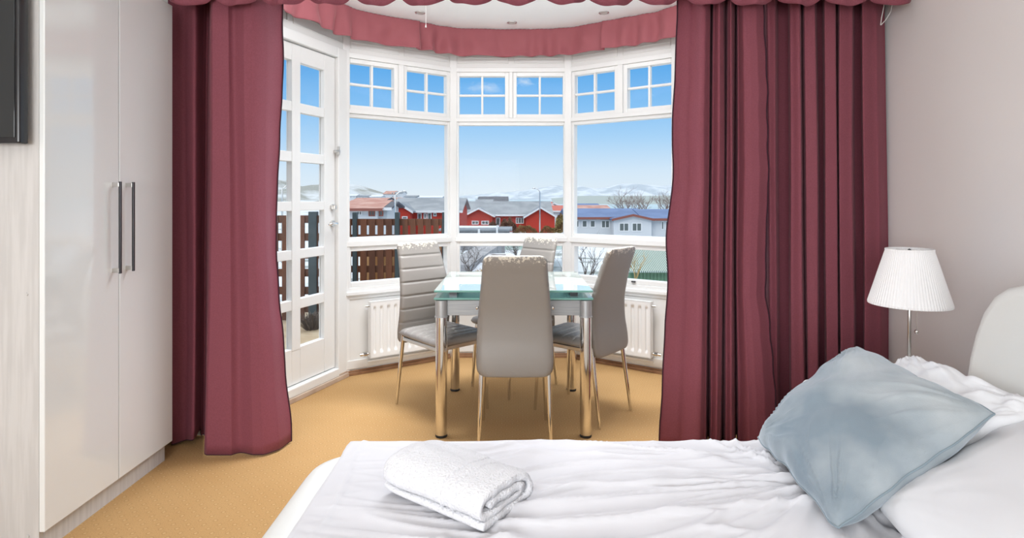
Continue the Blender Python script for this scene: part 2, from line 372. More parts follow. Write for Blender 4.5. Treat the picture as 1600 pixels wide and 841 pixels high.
facet(2, A2, 0, .90, .045, .862, .418, .484, 'center')
facet(3, B2, R(-35), L1, .048, .825, .402, .478, 'right')
LD = (A1 - A0).length
facet(4, B1, R(-70), LD, .06, LD - .06, LD / 2 - .04, LD / 2 + .04, 'far_right')
# corner posts
def post(n, p, rot):
    bm = B((-.028, .028, -.012, .07, 0, 2.5)); o = struct('trim_%d' % n, bm, M_white, bevel=.006); o.location = (p.x, p.y, 0); o.rotation_euler = (0, 0, rot)
post(1, A1, R(52)); post(2, A2, R(17)); post(3, B2, R(-17)); post(4, B1, R(-52))
# skirting around the bay
def skirt(name, o, rot, L, m, h=.022, d=.02):
    s = struct(name, B((0.0, L, -d, 0, 0, h), (0, L, -d * .55, 0, h, h + .012)), m, bevel=.003); s.location = (o.x, o.y, 0); s.rotation_euler = (0, 0, rot)
skirt('baseboard_left', A1, R(35), L1, M_skirt); skirt('baseboard_center', A2, 0, .90, M_skirt); skirt('baseboard_right', B2, R(-35), L1, M_skirt)
skirt('baseboard_door', A0, R(70), LD, M_tan, .03, .03); skirt('baseboard_far_right', B1, R(-70), LD, M_skirt)

# ------------------------------------------------------------------ balcony door (left side of the bay), u measured from A0
door = bpy.data.objects.new('door_1', None); COL.objects.link(door); door.location = (A0.x, A0.y, 0); door.rotation_euler = (0, 0, R(70)); door['kind'] = 'structure'
U = lambda t: LD - t
obj('door_frame', B((0, U(.865), -.012, .1, .0, 2.28), (U(.095), LD, -.012, .1, .0, 2.28), (U(.865), U(.095), -.012, .1, 2.21, 2.28), (U(.865), U(.095), -.02, .1, 0.03, .085)), M_white, door, bevel=.006)
rows = [(2.10, 1.845), (1.785, 1.535), (1.473, 1.225), (1.168, .924), (.866, .614), (.553, .312)]
cols = [(U(.75), U(.522)), (U(.445), U(.212))]
x0, x1, z0, z1 = U(.86), U(.10), .09, 2.205
bm = bmesh.new(); yy0, yy1 = .015, .06
box(bm, x0, cols[0][0], yy0, yy1, z0, z1); box(bm, cols[0][1], cols[1][0], yy0, yy1, .3, z1); box(bm, cols[1][1], x1, yy0, yy1, z0, z1)
zs = [z1] + [v for r in rows for v in r] + [z0]
for k in range(0, len(zs), 2):
    for c in cols: box(bm, c[0], c[1], yy0 + .002, yy1 - .001, zs[k + 1], zs[k])
box(bm, cols[0][1], cols[1][0], yy0 + .002, yy1 - .002, z0, .3)
dl = obj('door_leaf', bm, M_white, door, bevel=.0025)
for c in cols:
    for r in rows: obj('pane', B((c[0], c[1], .046, .05, r[1], r[0])), M_pane, dl)
obj('door_header', B((0, LD, 0, .1, 2.28, CZ)), M_wallbay, door)
bm = bmesh.new()
for xa, xb in ((.05, .5), (.55, 1.05)):
    for q in ((xa, xb, -.005, 0, 2.32, 2.326), (xa, xb, -.005, 0, 2.49, 2.496), (xa, xa + .006, -.005, 0, 2.32, 2.49), (xb - .006, xb, -.005, 0, 2.32, 2.49), (xa, xb, -.005, 0, 2.38, 2.384)): box(bm, *q)
obj('panel_moulding', bm, M_wallbay, door, bevel=.002)
def disc_y(cx, cz, r, y0, y1, seg=20): return tube([(cx, y0, cz), (cx, y1, cz)], r, seg)
hx = U(.135)
obj('lock_rose', disc_y(hx, 1.185, .021, -.0, .02), M_brush, door, auto=40)
obj('thumb_turn', B((hx - .004, hx + .004, -.022, .0, 1.17, 1.2)), M_chrome, door, bevel=.002)
obj('handle_rose', disc_y(hx, 1.075, .021, -.0, .02), M_brush, door, auto=40)
hd = tube([(hx, .0, 1.075), (hx, -.03, 1.075), (hx - .012, -.04, 1.075), (hx - .06, -.042, 1.077), (hx - .1, -.038, 1.072)], [.008, .008, .008, .0075, .006], 10)
obj('door_handle', hd, M_chrome, door, smooth=True)
bm = B((U(.118), U(.085), -.02, .014, 1.555, 1.575), (U(.105), U(.098), -.026, -.005, 1.54, 1.60)); ring_tube(bm, [(U(.10), -.022, 1.567), (U(.155), -.024, 1.569)], .004, 8)
obj('surface_bolt', bm, M_brush, door, bevel=.002)

# ------------------------------------------------------------------ radiators
def radiator(label, o, rot, x0, x1, valve_left):
    t = thing('radiator', label, 'radiator', (o.x, o.y, 0), rot, 'panel radiators below the bay windows')
    z0, z1 = .12, .515; w = x1 - x0; n = 12
    def fr(u, v):
        x = x0 + u * w; z = z0 + v * (z1 - z0)
        g = 0
        if .08 < v < .92:
            ph = (u * n) % 1; d = abs(ph - .5)
            e = smooth((v - .08) / .05) * smooth((.92 - v) / .05)
            g = .011 * e * smooth((.27 - d) / .12) if .4 / n < u < 1 - .4 / n else 0
        return (x, -.085 + g, z)
    bm = bmesh.new()
    V = [[bm.verts.new(fr(i / 192, j / 40)) for j in range(41)] for i in range(193)]
    for i in range(192):
        for j in range(40): bm.faces.new((V[i][j], V[i + 1][j], V[i + 1][j + 1], V[i][j + 1]))
    box(bm, x0, x1, -.085 + .012, -.035, z0, z1); box(bm, x0, x1, -.085, -.07, z1 - .004, z1 + .001); box(bm, x0, x1, -.085, -.07, z0 - .001, z0 + .004)
    box(bm, x0 - .001, x0 + .003, -.085, -.07, z0, z1); box(bm, x1 - .003, x1 + .001, -.085, -.07, z0, z1)
    p = obj('panel', bm, M_rad, t, auto=40)
    for xb_ in (x0 + .1, x1 - .13): obj('wall_bracket', B((xb_, xb_ + .03, -.035, 0, .3, .45)), M_rad, t)
    xe = x0 if valve_left else x1; s = -1 if valve_left else 1
    obj('vent_plug', tube([(xe + s * .0, -.06, .485), (xe + s * .012, -.06, .485), (xe + s * .03, -.06, .485)], [.008, .008, .005], 10), M_brush, t, auto=40)
    obj('valve', tube([(xe, -.06, .15), (xe + s * .018, -.06, .15), (xe + s * .02, -.06, .15), (xe + s * .045, -.06, .15), (xe + s * .047, -.06, .15), (xe + s * .07, -.06, .15)], [.009, .009, .015, .015, .011, .011], 12), M_chrome, t, auto=30)
    obj('pipe', tube([(x0 + .0, -.03, .085), (x1 - .0, -.03, .085)], .008, 10), M_rad, t, smooth=True)
radiator('white panel radiator left of the table, beside the balcony door', A1, R(35), .15, .80, True)
radiator('white panel radiator right of the table, beside the wide maroon curtain', B2, R(-35), L1 - .80, L1 - .15, False)

# ------------------------------------------------------------------ ceiling details
for i, (x, y, lab) in enumerate(((-.64, 4.08, 'small round recessed ceiling spotlight, left of the three in the bay'), (.0, 4.31, 'small round recessed ceiling spotlight, middle and farthest of the three in the bay'), (.64, 4.08, 'small round recessed ceiling spotlight, right of the three in the bay'))):
    t = thing('recessed_spotlight', lab, 'ceiling light', (x, y, CZ), 0, 'recessed spotlights in the bay ceiling')
    obj('trim_ring', lathe([(.036, -.001), (.036, -.004), (.031, -.006), (.026, -.004), (.026, -.001)], 28), M_brush, t, smooth=True)
    obj('lens', lathe([(.026, -.003), (.012, -.0035), (.0001, -.0036)], 28), mat('spot_lens', (.55, .55, .52), .3), t, smooth=True)

# bay valance: three lengths of gathered cloth following the windows
vp = [(-1.40, 3.12), (-1.33, 3.385), (-1.225, 3.68), (-1.067, 4.0), (-.90, 4.14), (-.703, 4.26), (-.45, 4.42), (-.2, 4.462), (0, 4.468), (.2, 4.462), (.43, 4.42), (.68, 4.26), (.88, 4.14), (1.05, 4.0), (1.205, 3.68), (1.31, 3.385), (1.38, 3.12)]
def resample(pts, n):
    P = [Vector(p) for p in pts]; out_ = []
    m = len(P)
    for i in range(m - 1):
        p0, p1, p2, p3 = P[max(i - 1, 0)], P[i], P[i + 1], P[min(i + 2, m - 1)]
        for k in range(12):
            t = k / 12; out_.append(.5 * ((2 * p1) + (p2 - p0) * t + (2 * p0 - 5 * p1 + 4 * p2 - p3) * t * t + (3 * p1 - p0 - 3 * p2 + p3) * t ** 3))
    out_.append(P[-1]); acc = [0]
    for a, b in zip(out_, out_[1:]): acc.append(acc[-1] + (b - a).length)
    res = []; j = 0
    for k in range(n):
        s = acc[-1] * k / (n - 1)
        while j < len(acc) - 2 and acc[j + 1] < s: j += 1
        f = (s - acc[j]) / max(1e-9, acc[j + 1] - acc[j]); res.append(out_[j].lerp(out_[j + 1], f))
    return res, acc[-1]
VP, VL = resample(vp, 1601)
def vpos(s):
    i = max(0, min(1600, int(s * 1600))); p = VP[i]; d = (VP[min(i + 4, 1600)] - VP[max(i - 4, 0)]).normalized(); return p, Vector((d.y, -d.x))
def svx(x):   # parameter where the path reaches x
    return min(range(1601), key=lambda i: abs(VP[i].x - x)) / 1600
def bay_valance(s0, s1, label, off, seed):
    def fn(u, v):
        s = s0 + (s1 - s0) * u; p, nr = vpos(s); l = s * VL
        amp = .004 + .024 * (1 - v)
        w = sin(l * 30 + 2 * sin(l * 7 + seed)) * amp + nse(l * 9, v * 1.5, seed) * amp * 1.3
        if v > .93: w += sin(l * 190 + seed) * .003
        z = 2.33 + v * .205 + (1 - v) * nse(l * 3, 4, seed) * .012
        q = p + nr * (w + off + .03 * (1 - v) * smooth(1 - min(u, 1 - u) * 12) * .3)
        return (q.x, q.y, z)
    o = obj('valance', grid(int(220 * (s1 - s0)) + 60, 22, fn), M_val, smooth=True, solid=.003)
    tag(o, label, 'valance', 'gathered valances around the bay ceiling')
bay_valance(0, svx(-.70) + .006, 'short gathered maroon valance over the balcony door side of the bay', .012, 1)
bay_valance(svx(-.705), svx(.665), 'gathered maroon valance across the middle of the bay ceiling', .0, 2)
bay_valance(svx(.66), 1, 'short gathered maroon valance at the right side of the bay, meeting the wide curtain', .012, 3)
tag(obj('pull_cord', (lambda b: (ring_tube(b, [(-.574, 3.90, CZ), (-.574, 3.90, 2.40)], .0015, 6), ring_tube(b, [(-.574, 3.90, 2.402), (-.574, 3.90, 2.385)], [.003, .006], 8), b)[-1])(bmesh.new()), mat('cord_white', (.8, .8, .78), .6)), 'thin white pull cord hanging from the bay ceiling', 'cord')

# front valance with scalloped hem, in front of the room side curtains
def scallop(x0, x1, label, seed):
    def fn(u, v):
        x = x0 + (x1 - x0) * u
        ph = (x / .222 + .38) % 1
        ph2 = abs(ph - .5) * 2
        zb = 2.150 + .050 * (ph2 ** 2.2) + nse(x * 3, seed) * .012
        zt = CZ - .02
        z = zb + (zt - zb) * v
        y = 2.755 + (1 - v) * (.022 * cos(2 * pi * ph) + .01 * sin(x * 37)) + .008 * sin(x * 60) * (1 - v)
        return (x, y, z)
    o = obj('scalloped_valance', grid(int((x1 - x0) * 130), 16, fn), M_cur, smooth=True, solid=.004)
    tag(o, label, 'valance')
    return o
scallop(-1.622, 1.90, 'dark maroon valance with a scalloped hem along the top edge of the view', 1)
tag(obj('curtain_track', B((-1.76, 1.92, 2.90, 2.96, CZ - .03, CZ)), M_white), 'white ceiling curtain track holding the maroon curtains', 'curtain track')

# ------------------------------------------------------------------ curtains
def curtain(name, label, tab, z_of, parts_edge, nu=420, nz=50, ztop=2.51, wav=None, yref=2.95, dep=1.0):
    """tab rows: (px_top, px_bottom, y depth) describing the folds from left to right; z_of gives the hem height"""
    n = len(tab)
    S_ = [i / (n - 1) for i in range(n)]
    TT = [(s, t[0]) for s, t in zip(S_, tab)]; TB = [(s, t[1]) for s, t in zip(S_, tab)]; TY = [(s, t[2]) for s, t in zip(S_, tab)]
    def pos(u, v):                                      # v 0 bottom, 1 top
        y = 2.95 + max(-.125, min(.118, ((interp if dep > 1 else catmull)(TY, u) - 2.95) * dep)); xt = (lerp(TT, u) - 800) * y / F; xb = (lerp(TB, u) - 800) * y / F; zb = z_of(u); z = zb + (ztop - zb) * v
        k = smooth(v); x = xb + (xt - xb) * (v ** .9)
        y += nse(x * 2.5, z * .8, 5) * .012 * (1 - v * .6)
        x += .010 * nse(u * 7 + dep, z * .8, 3) * smooth(min(u, 1 - u) * 12)
        if wav: x += wav(u, v, z)
        return (x, y, z)
    root = thing(name, label, 'curtain', (0, 0, 0), 0, 'floor length maroon curtains')
    obj('cloth', grid(nu, nz, pos), M_cur, root, smooth=True, solid=.004)
    bm = bmesh.new(); 
    for u in parts_edge: ring_tube(bm, [Vector(pos(u, j / 60)) + Vector((0, -.004, 0)) for j in range(61)], .0035, 5)
    ring_tube(bm, [Vector(pos(k / 240, 0)) + Vector((0, -.002, -.001)) for k in range(241)], .0022, 5)
    obj('hem_stitching', bm, M_seam, root)
    return pos
# left curtain
tabL = [(262, 268, 2.94), (290, 290, 2.97), (306, 303, 2.94), (322, 314, 3.05), (330, 320, 3.05), (333, 322, 2.84), (348, 345, 2.80), (365, 376, 2.85), (385, 405, 2.82), (412, 436, 2.88), (441, 456, 2.98)]
curtain('curtain', 'narrow maroon curtain hanging left of the bay, beside the white wardrobe', tabL,
        lambda u: .012 + (.035 * smooth(u / .3) if u < .3 else .0) + .0, (1.0,),
        wav=lambda u, v, z: (.010 * nse(z * 4.5, 1) - .055 * smooth(1 - abs(z - 1.0) / 1.1)) * smooth((u - .75) / .25), yref=2.95)
# right: front panel (left) and rear panel (right)
tabR1 = [(1062, 1030, 2.93), (1084, 1062, 2.91), (1102, 1092, 2.87), (1110, 1101, 2.90), (1114, 1105, 3.03), (1118, 1109, 2.90), (1126, 1119, 2.87), (1131, 1125, 2.90), (1135, 1129, 3.0), (1139, 1132, 2.90), (1143, 1142, 2.88), (1146, 1147, 2.92), (1149, 1150, 3.04), (1153, 1154, 2.91), (1162, 1172, 2.87), (1176, 1194, 2.86), (1190, 1216, 2.89)]
curtain('curtain', 'maroon curtain right of the bay, front panel with a wavy dark stitched edge', tabR1, lambda u: .012 + .004 * sin(u * 20), (0.0, 1.0),
        wav=lambda u, v, z: .014 * nse(z * 7, 3) * smooth((u - .8) / .2) + .018 * nse(z * 3.3, 8) * smooth((.2 - u) / .2) - .03 * smooth((u - .7) / .3) * smooth(1 - abs(z - .85) / .7), dep=1.45)
tabR2 = [(1186, 1196, 3.0), (1200, 1206, 2.92), (1209, 1213, 2.93), (1215, 1219, 3.05), (1230, 1233, 3.05), (1235, 1238, 2.92), (1248, 1256, 2.90), (1253, 1261, 3.0), (1257, 1264, 2.91), (1272, 1278, 2.90), (1277, 1281, 3.03), (1284, 1289, 3.03), (1288, 1293, 2.90), (1304, 1308, 2.90), (1308, 1312, 3.02), (1312, 1316, 2.90), (1330, 1334, 2.91), (1335, 1338, 3.05), (1345, 1349, 3.05), (1349, 1352, 2.92), (1368, 1376, 2.94), (1381, 1392, 2.99)]
curtain('curtain', 'wide pleated maroon curtain rear panel in the right corner, behind the bedside lamp', tabR2, lambda u: .015, (), nu=560, dep=1.3)
# loose white curtain draw cords at the right end
bm = bmesh.new()
cp = [(1.845, 2.90, 2.30), (1.842, 2.90, 2.20), (1.83, 2.90, 2.14), (1.825, 2.90, 2.105)]; cq = [(1.86, 2.90, 2.30), (1.885, 2.90, 2.22), (1.875, 2.90, 2.17), (1.85, 2.90, 2.13), (1.827, 2.90, 2.105)]
ring_tube(bm, cp, .002, 6); ring_tube(bm, cq, .002, 6)
tag(obj('draw_cord', bm, mat('cord_white', (.8, .8, .78), .6)), 'loose white looped draw cord at the right end of the curtain track', 'cord')

# ================================================================== WARDROBE (left)
wt = thing('wardrobe', 'tall white high gloss wardrobe with two long bar handles and pale wood grain side', 'wardrobe', (0, 0, 0))
WX = -1.63
obj('side_panel', B((-2.36, WX - .022, 2.045, 2.065, 0, 2.175)), M_lam, wt, bevel=.001)
obj('carcass', B((-2.36, WX - .022, 2.066, 2.80, .075, 2.175)), M_lam, wt)
obj('plinth', B((-2.30, WX - .022, 2.066, 2.785, 0, .075)), M_lam, wt)
for y0, y1, yh in ((2.042, 2.428, 2.392), (2.432, 2.812, 2.475)):
    d = obj('door', B((WX - .02, WX, y0, y1, .082, 2.172)), M_gloss, wt, bevel=.003, seg=3)
    h = obj('handle', B((WX + .026, WX + .034, yh - .005, yh + .005, .940, 1.316), (WX, WX + .027, yh - .006, yh + .006, .944, .962), (WX, WX + .027, yh - .006, yh + .006, 1.294, 1.312)), M_darksteel, d, bevel=.001)
    h.data.materials.append(M_brush)
    for p in h.data.polygons: p.material_index = 1 if p.index >= 6 else 0
for px, py in ((40, 78), (40, 203), (42, 460), (44, 838)):
    x = (px - 800) * 2.045 / F; z = EYE + (309 - py) * 2.045 / F
    obj('screw_cap', tube([(x, 2.045, z), (x, 2.041, z)], [.006, .0045], 14), M_lam, wt, auto=40)
tv = thing('television', 'black flat screen television cut off by the left edge of the frame', 'television', (0, 0, 0))
tx1 = (30 - 800) * 1.98 / F; tz0 = EYE + (309 - 224) * 1.98 / F
obj('casing', B((tx1 - .72, tx1, 1.98, 2.02, tz0, tz0 + .58)), M_black, tv, bevel=.006)
obj('screen', B((tx1 - .705, tx1 - .014, 1.977, 1.981, tz0 + .02, tz0 + .565)), M_screen, tv, bevel=.001)
obj('wall_mount', B((tx1 - .45, tx1 - .25, 2.02, 2.0445, tz0 + .2, tz0 + .4)), M_darksteel, tv)

# ================================================================== TABLE
tb = thing('dining_table', 'square extending glass dining table with chrome legs in the bay', 'table', (.008, 3.44, 0))
hw, hd_ = .413, .40
def glass_slab(name, z0, z1, hw, y0, y1, m, e=None, par=tb):
    g = obj(name, prism([(-hw, y0), (hw, y0), (hw, y1), (-hw, y1)], z0, z1), m, par, bevel=.0025)
    if e:
        g.data.materials.append(e)
        for p in g.data.polygons:
            if abs(p.normal.z) < .5: p.material_index = 1
    return g
glass_slab('glass_top', .757, .769, hw, -hd_, .37, M_tglass, M_tedge)
glass_slab('extension_leaf', .717, .728, hw + .002, -hd_ + .004, -.01, M_tglass2, M_tedge)
glass_slab('extension_leaf', .717, .728, hw + .002, .0, .366, M_tglass2, M_tedge)
for xs_ in (-.34, .30): obj('glass_support', B((xs_, xs_ + .04, -.34, .33, .728, .757)), M_darksteel, tb)
lx, ly0, ly1 = .378, -.375, .36
obj('apron', B((-lx, lx, ly0 + .005, ly0 + .025, .632, .712)), M_greymetal, tb, bevel=.002)
obj('apron', B((-lx, lx, ly1 - .025, ly1 - .005, .632, .712)), M_greymetal, tb, bevel=.002)
obj('apron', B((-lx - .01, -lx + .01, ly0 + .026, ly1 - .026, .632, .712)), M_greymetal, tb, bevel=.002)
obj('apron', B((lx - .01, lx + .01, ly0 + .026, ly1 - .026, .632, .712)), M_greymetal, tb, bevel=.002)
for x in (-.19, .205):
    obj('knob', lathe([(.0001, -.022), (.007, -.021), (.009, -.016), (.007, -.010), (.004, -.006), (.004, 0)], 16), M_chrome, tb, smooth=True)
    k = tb.children[-1]; k.location = (x, ly0 + .005, .675); k.rotation_euler = (R(-90), 0, 0)
for sx_ in (-1, 1):
    for y in (ly0, ly1):
        l = obj('leg', lathe([(.03, .012), (.03, .63)], 40), M_chrome, tb, smooth=True); l.location = (sx_ * lx, y, 0)
        f = obj('foot_cap', lathe([(.0001, 0), (.029, 0), (.031, .004), (.031, .012), (.03, .014)], 32), M_rubber, l, auto=40)
        c = obj('leg_cap', lathe([(.03, .626), (.034, .626), (.034, .631), (.0315, .632), (.0315, .714), (.0001, .714)], 32), M_capmetal, l, auto=40)

# ================================================================== CHAIRS
def make_chair():
    t = thing('dining_chair', 'x', 'chair')
    # seat cushion, ribbed across
    nr = 6
    def sw(v): return .185 + .018 * smooth(v) if v < .9 else .203 - .03 * ((v - .9) / .1) ** 2
    def top(u, v):
        a = 2 * u - 1; y = -.205 + .425 * v
        k = max(0, (1 - abs(a) ** 8)) ** .5 * max(0, (1 - abs(2 * v - 1) ** 14)) ** .5
        g = abs(((v * nr) % 1) - .5) * 2
        rib = -.006 * max(0, (g - .72) / .28) ** 1 if v < .93 else 0
        return (a * sw(v), y, .441 + .029 * k + rib * k)
    def bot(u, v):
        a = 2 * u - 1; y = -.205 + .425 * v
        k = max(0, (1 - abs(a) ** 10)) ** .5 * max(0, (1 - abs(2 * v - 1) ** 16)) ** .5
        return (a * sw(v), y, .441 - .024 * k)
    obj('seat', closed(29, 91, top, bot), M_seat, t, smooth=True)
    # back: curved panel, ribbed on its inner face
    prof = [(.372, -.205), (.45, -.198), (.55, -.182), (.66, -.182), (.76, -.202), (.86, -.232), (.972, -.270)]
    def cy(z): return catmull(prof, z)
    def hwid(z):
        w = catmull([(.372, .184), (.45, .190), (.54, .189), (.66, .182), (.80, .169), (.93, .157), (.972, .153)], z)
        r = .028
        if z > .972 - r: w -= r - sqrt(max(0, r * r - (z - (.972 - r)) ** 2))
        if z < .372 + .04: w -= .04 - sqrt(max(0, .04 ** 2 - (.412 - z) ** 2))
        return w
    def vz(v):                      # more rows at the ends
        return .372 + .6 * (v if .05 < v < .95 else (.05 * (1 - cos(v / .05 * pi / 2)) if v <= .05 else 1 - .05 * (1 - cos((1 - v) / .05 * pi / 2))))
    def ed(a, v): return max(0, 1 - abs(a) ** 12) ** .5 * max(0, 1 - abs(2 * v - 1) ** 40) ** .5
    def fr(u, v):
        a = 2 * u - 1; z = vz(v); k = ed(a, v)
        q = (.972 - z) / .0785; g = abs((q % 1) - .5) * 2
        rib = -.007 * max(0, (g - .76) / .24) if (q > .5 and z > .47) else 0
        return (a * hwid(z), cy(z) + .020 * k + rib * k, z)
    def bk(u, v):
        a = 2 * u - 1; z = vz(v); k = ed(a, v); return (a * hwid(z), cy(z) - .018 * k - .004 * (1 - a * a), z)
    obj('backrest', closed(25, 161, fr, bk), M_chair, t, smooth=True)
    # steel frame under the seat
    obj('seat_frame', B((-.172, -.154, -.19, .19, .395, .417), (.154, .172, -.19, .19, .395, .417), (-.154, .154, .172, .19, .395, .417), (-.154, .154, -.19, -.172, .395, .417)), M_brush, t, bevel=.003)
    for s in (-1, 1):
        obj('leg', tube([(s * .163, .18, .417), (s * .165, .185, .38), (s * .175, .205, .004)], [.0125, .0125, .0085], 14), M_chrome, t, auto=40)
        l = obj('leg', tube([(s * .163, -.178, .43), (s * .166, -.184, .36), (s * .176, -.232, .004)], [.0125, .0125, .0085], 14), M_chrome, t, auto=40)
    return t
chair = make_chair()
def F2rz(fx, fy): return math.atan2(fy, fx) - pi / 2
specs = [((.014, 3.075), (0, 1), 'taupe leatherette dining chair nearest the bed, seen from behind its smooth back'),
         ((-.412, 3.49), (.674, -.738), 'taupe dining chair left of the glass table, showing its ribbed front and worn seat'),
         ((.405, 3.445), (-.77, .63), 'taupe dining chair right of the glass table, back peeling along its top edge'),
         ((.008, 3.88), (-.72, -.69), 'taupe dining chair behind the glass table, nearest the middle window')]
for i, (p, f, lab) in enumerate(specs):
    c = chair if i == 0 else copy_tree(chair)
    c.location = (p[0], p[1], 0); c.rotation_euler = (0, 0, F2rz(*f)); tag(c, lab, 'chair', 'dining chairs around the glass table')

# ================================================================== BED
bed = thing('bed', 'low white leatherette bed with rounded frame and tall curved headboard', 'bed', (0, 0, 0))
# rounded frame swept round three sides
BX0, BX1, BY0, BY1, BR = -.655, 1.46, .30, 1.985, .17
path = []
path.append((BX1, BY1)); path.append((BX0 + BR + .4, BY1))
for k in range(13): a = R(90 + 90 * k / 12); path.append((BX0 + BR + BR * cos(a), BY1 - BR + BR * sin(a)))
for k in range(13): a = R(180 + 90 * k / 12); path.append((BX0 + BR + BR * cos(a), BY0 + BR + BR * sin(a)))
path.append((BX1, BY0))
prof = [(0.01, .05), (0, .30), (.004, .345), (.014, .378), (.03, .396), (.055, .403), (.085, .40), (.11, .388), (.125, .36), (.125, .05)]
bm = bmesh.new(); rings = []
for i, p in enumerate(path):
    p = Vector(p); d = (Vector(path[min(i + 1, len(path) - 1)]) - Vector(path[max(i - 1, 0)])).normalized(); nrm = Vector((-d.y, d.x))
    rings.append([bm.verts.new((p.x + nrm.x * o, p.y + nrm.y * o, z)) for o, z in prof])
for a, b in zip(rings, rings[1:]):
    for k in range(len(prof)): bm.faces.new((a[k], a[(k + 1) % len(prof)], b[(k + 1) % len(prof)], b[k]))
bm.faces.new(rings[0]); bm.faces.new(rings[-1][::-1])
obj('bed_frame', bm, M_leath, bed, auto=50)
for fx_ in (-.62, 1.3):
    for fy_ in (.5, 1.7): obj('bed_foot', B((fx_, fx_ + .08, fy_, fy_ + .08, 0, .05)), M_darksteel, bed)
obj('mattress', B((-.505, 1.455, .44, 1.85, .15, .435)), M_sheet, bed, bevel=.04, seg=4)
# headboard outline in (y, z)
hp = [(1.905, .05), (1.905, .55), (1.900, .65), (1.885, .74), (1.862, .82), (1.83, .895), (1.79, .95), (1.745, .982), (1.70, .995), (1.6, 1.005), (1.15, 1.02), (.7, 1.005), (.6, .995), (.54, .97), (.48, .91), (.43, .80), (.405, .66), (.40, .55), (.40, .05)]
bm = bmesh.new(); hA = [bm.verts.new((1.46, y, z)) for y, z in hp]; hB = [bm.verts.new((1.57, y, z)) for y, z in hp]; n = len(hp)
bm.faces.new(hA); bm.faces.new(hB[::-1])
for i in range(n): bm.faces.new((hA[i], hA[(i + 1) % n], hB[(i + 1) % n], hB[i]))
obj('headboard', bm, M_leath, bed, bevel=.03, seg=5, auto=50)

def ridge(x): return 1 - abs(x)
def sheet_z(x, y):
    # long creases running along the bed, wandering a little
    w = nse(x * 1.3, y * 1.7, 1) * .5
    a = ridge(nse(x * 1.1 + w, y * 9.5 + w * 3 + x * .6, 2) * 1.7) ; a = max(0, a) ** 5
    b = ridge(nse(x * 2.2 - 3, y * 17 + w * 5 - x * 1.2, 6) * 1.8); b = max(0, b) ** 6
    c = nse(x * 3, y * 5, 9)
    fade = smooth((x + .45) / .5) * .8 + .2
    d = sqrt((x - .85) ** 2 + (y - 1.6) ** 2); ang = math.atan2(y - 1.6, x - .85)
    rad = max(0, ridge(nse(ang * 5, d * .8, 12) * 1.8)) ** 3 * smooth((.9 - d) / .7)
    return fade * (.019 * a + .012 * b) + .008 * c + .014 * rad
def sheet(u, v):
    # parameter plane unrolled: x from foot drape to headboard, y across
    xx = -.68 + (1.455 + .68) * u; yy = .30 + (2.03 - .30) * v
    z = .455; x, y = xx, yy
    fx = -.525 + .012 * nse(yy * 5, 3); r = .02
    if xx < fx:
        s = fx - xx; x = fx - min(s, .155) * .33; z -= min(.066, s * .8)
        x -= max(0, s - .08) * .25
    ey = 1.905
    if yy > ey:
        s = yy - ey; y = ey + s * .3; z -= s * .85
    if xx < fx and yy > ey: z = min(z, .455 - .066); 
    k = smooth((xx - fx) / .06) * smooth((ey - yy) / .05)
    z += sheet_z(x, y) * (.35 + .65 * k)
    if xx < fx: x += .008 * nse(yy * 11, xx * 4, 4)
    # seam and fold set back from the foot edge
    z += .004 * smooth(1 - abs(xx - (fx + .055 + .03 * nse(yy * 3, 7))) / .012)
    return (x, y, z)
tag(obj('bed_sheet', grid(260, 300, sheet), M_sheet, smooth=True, solid=.004), 'creased white cotton sheet covering the mattress of the bed', 'sheet')

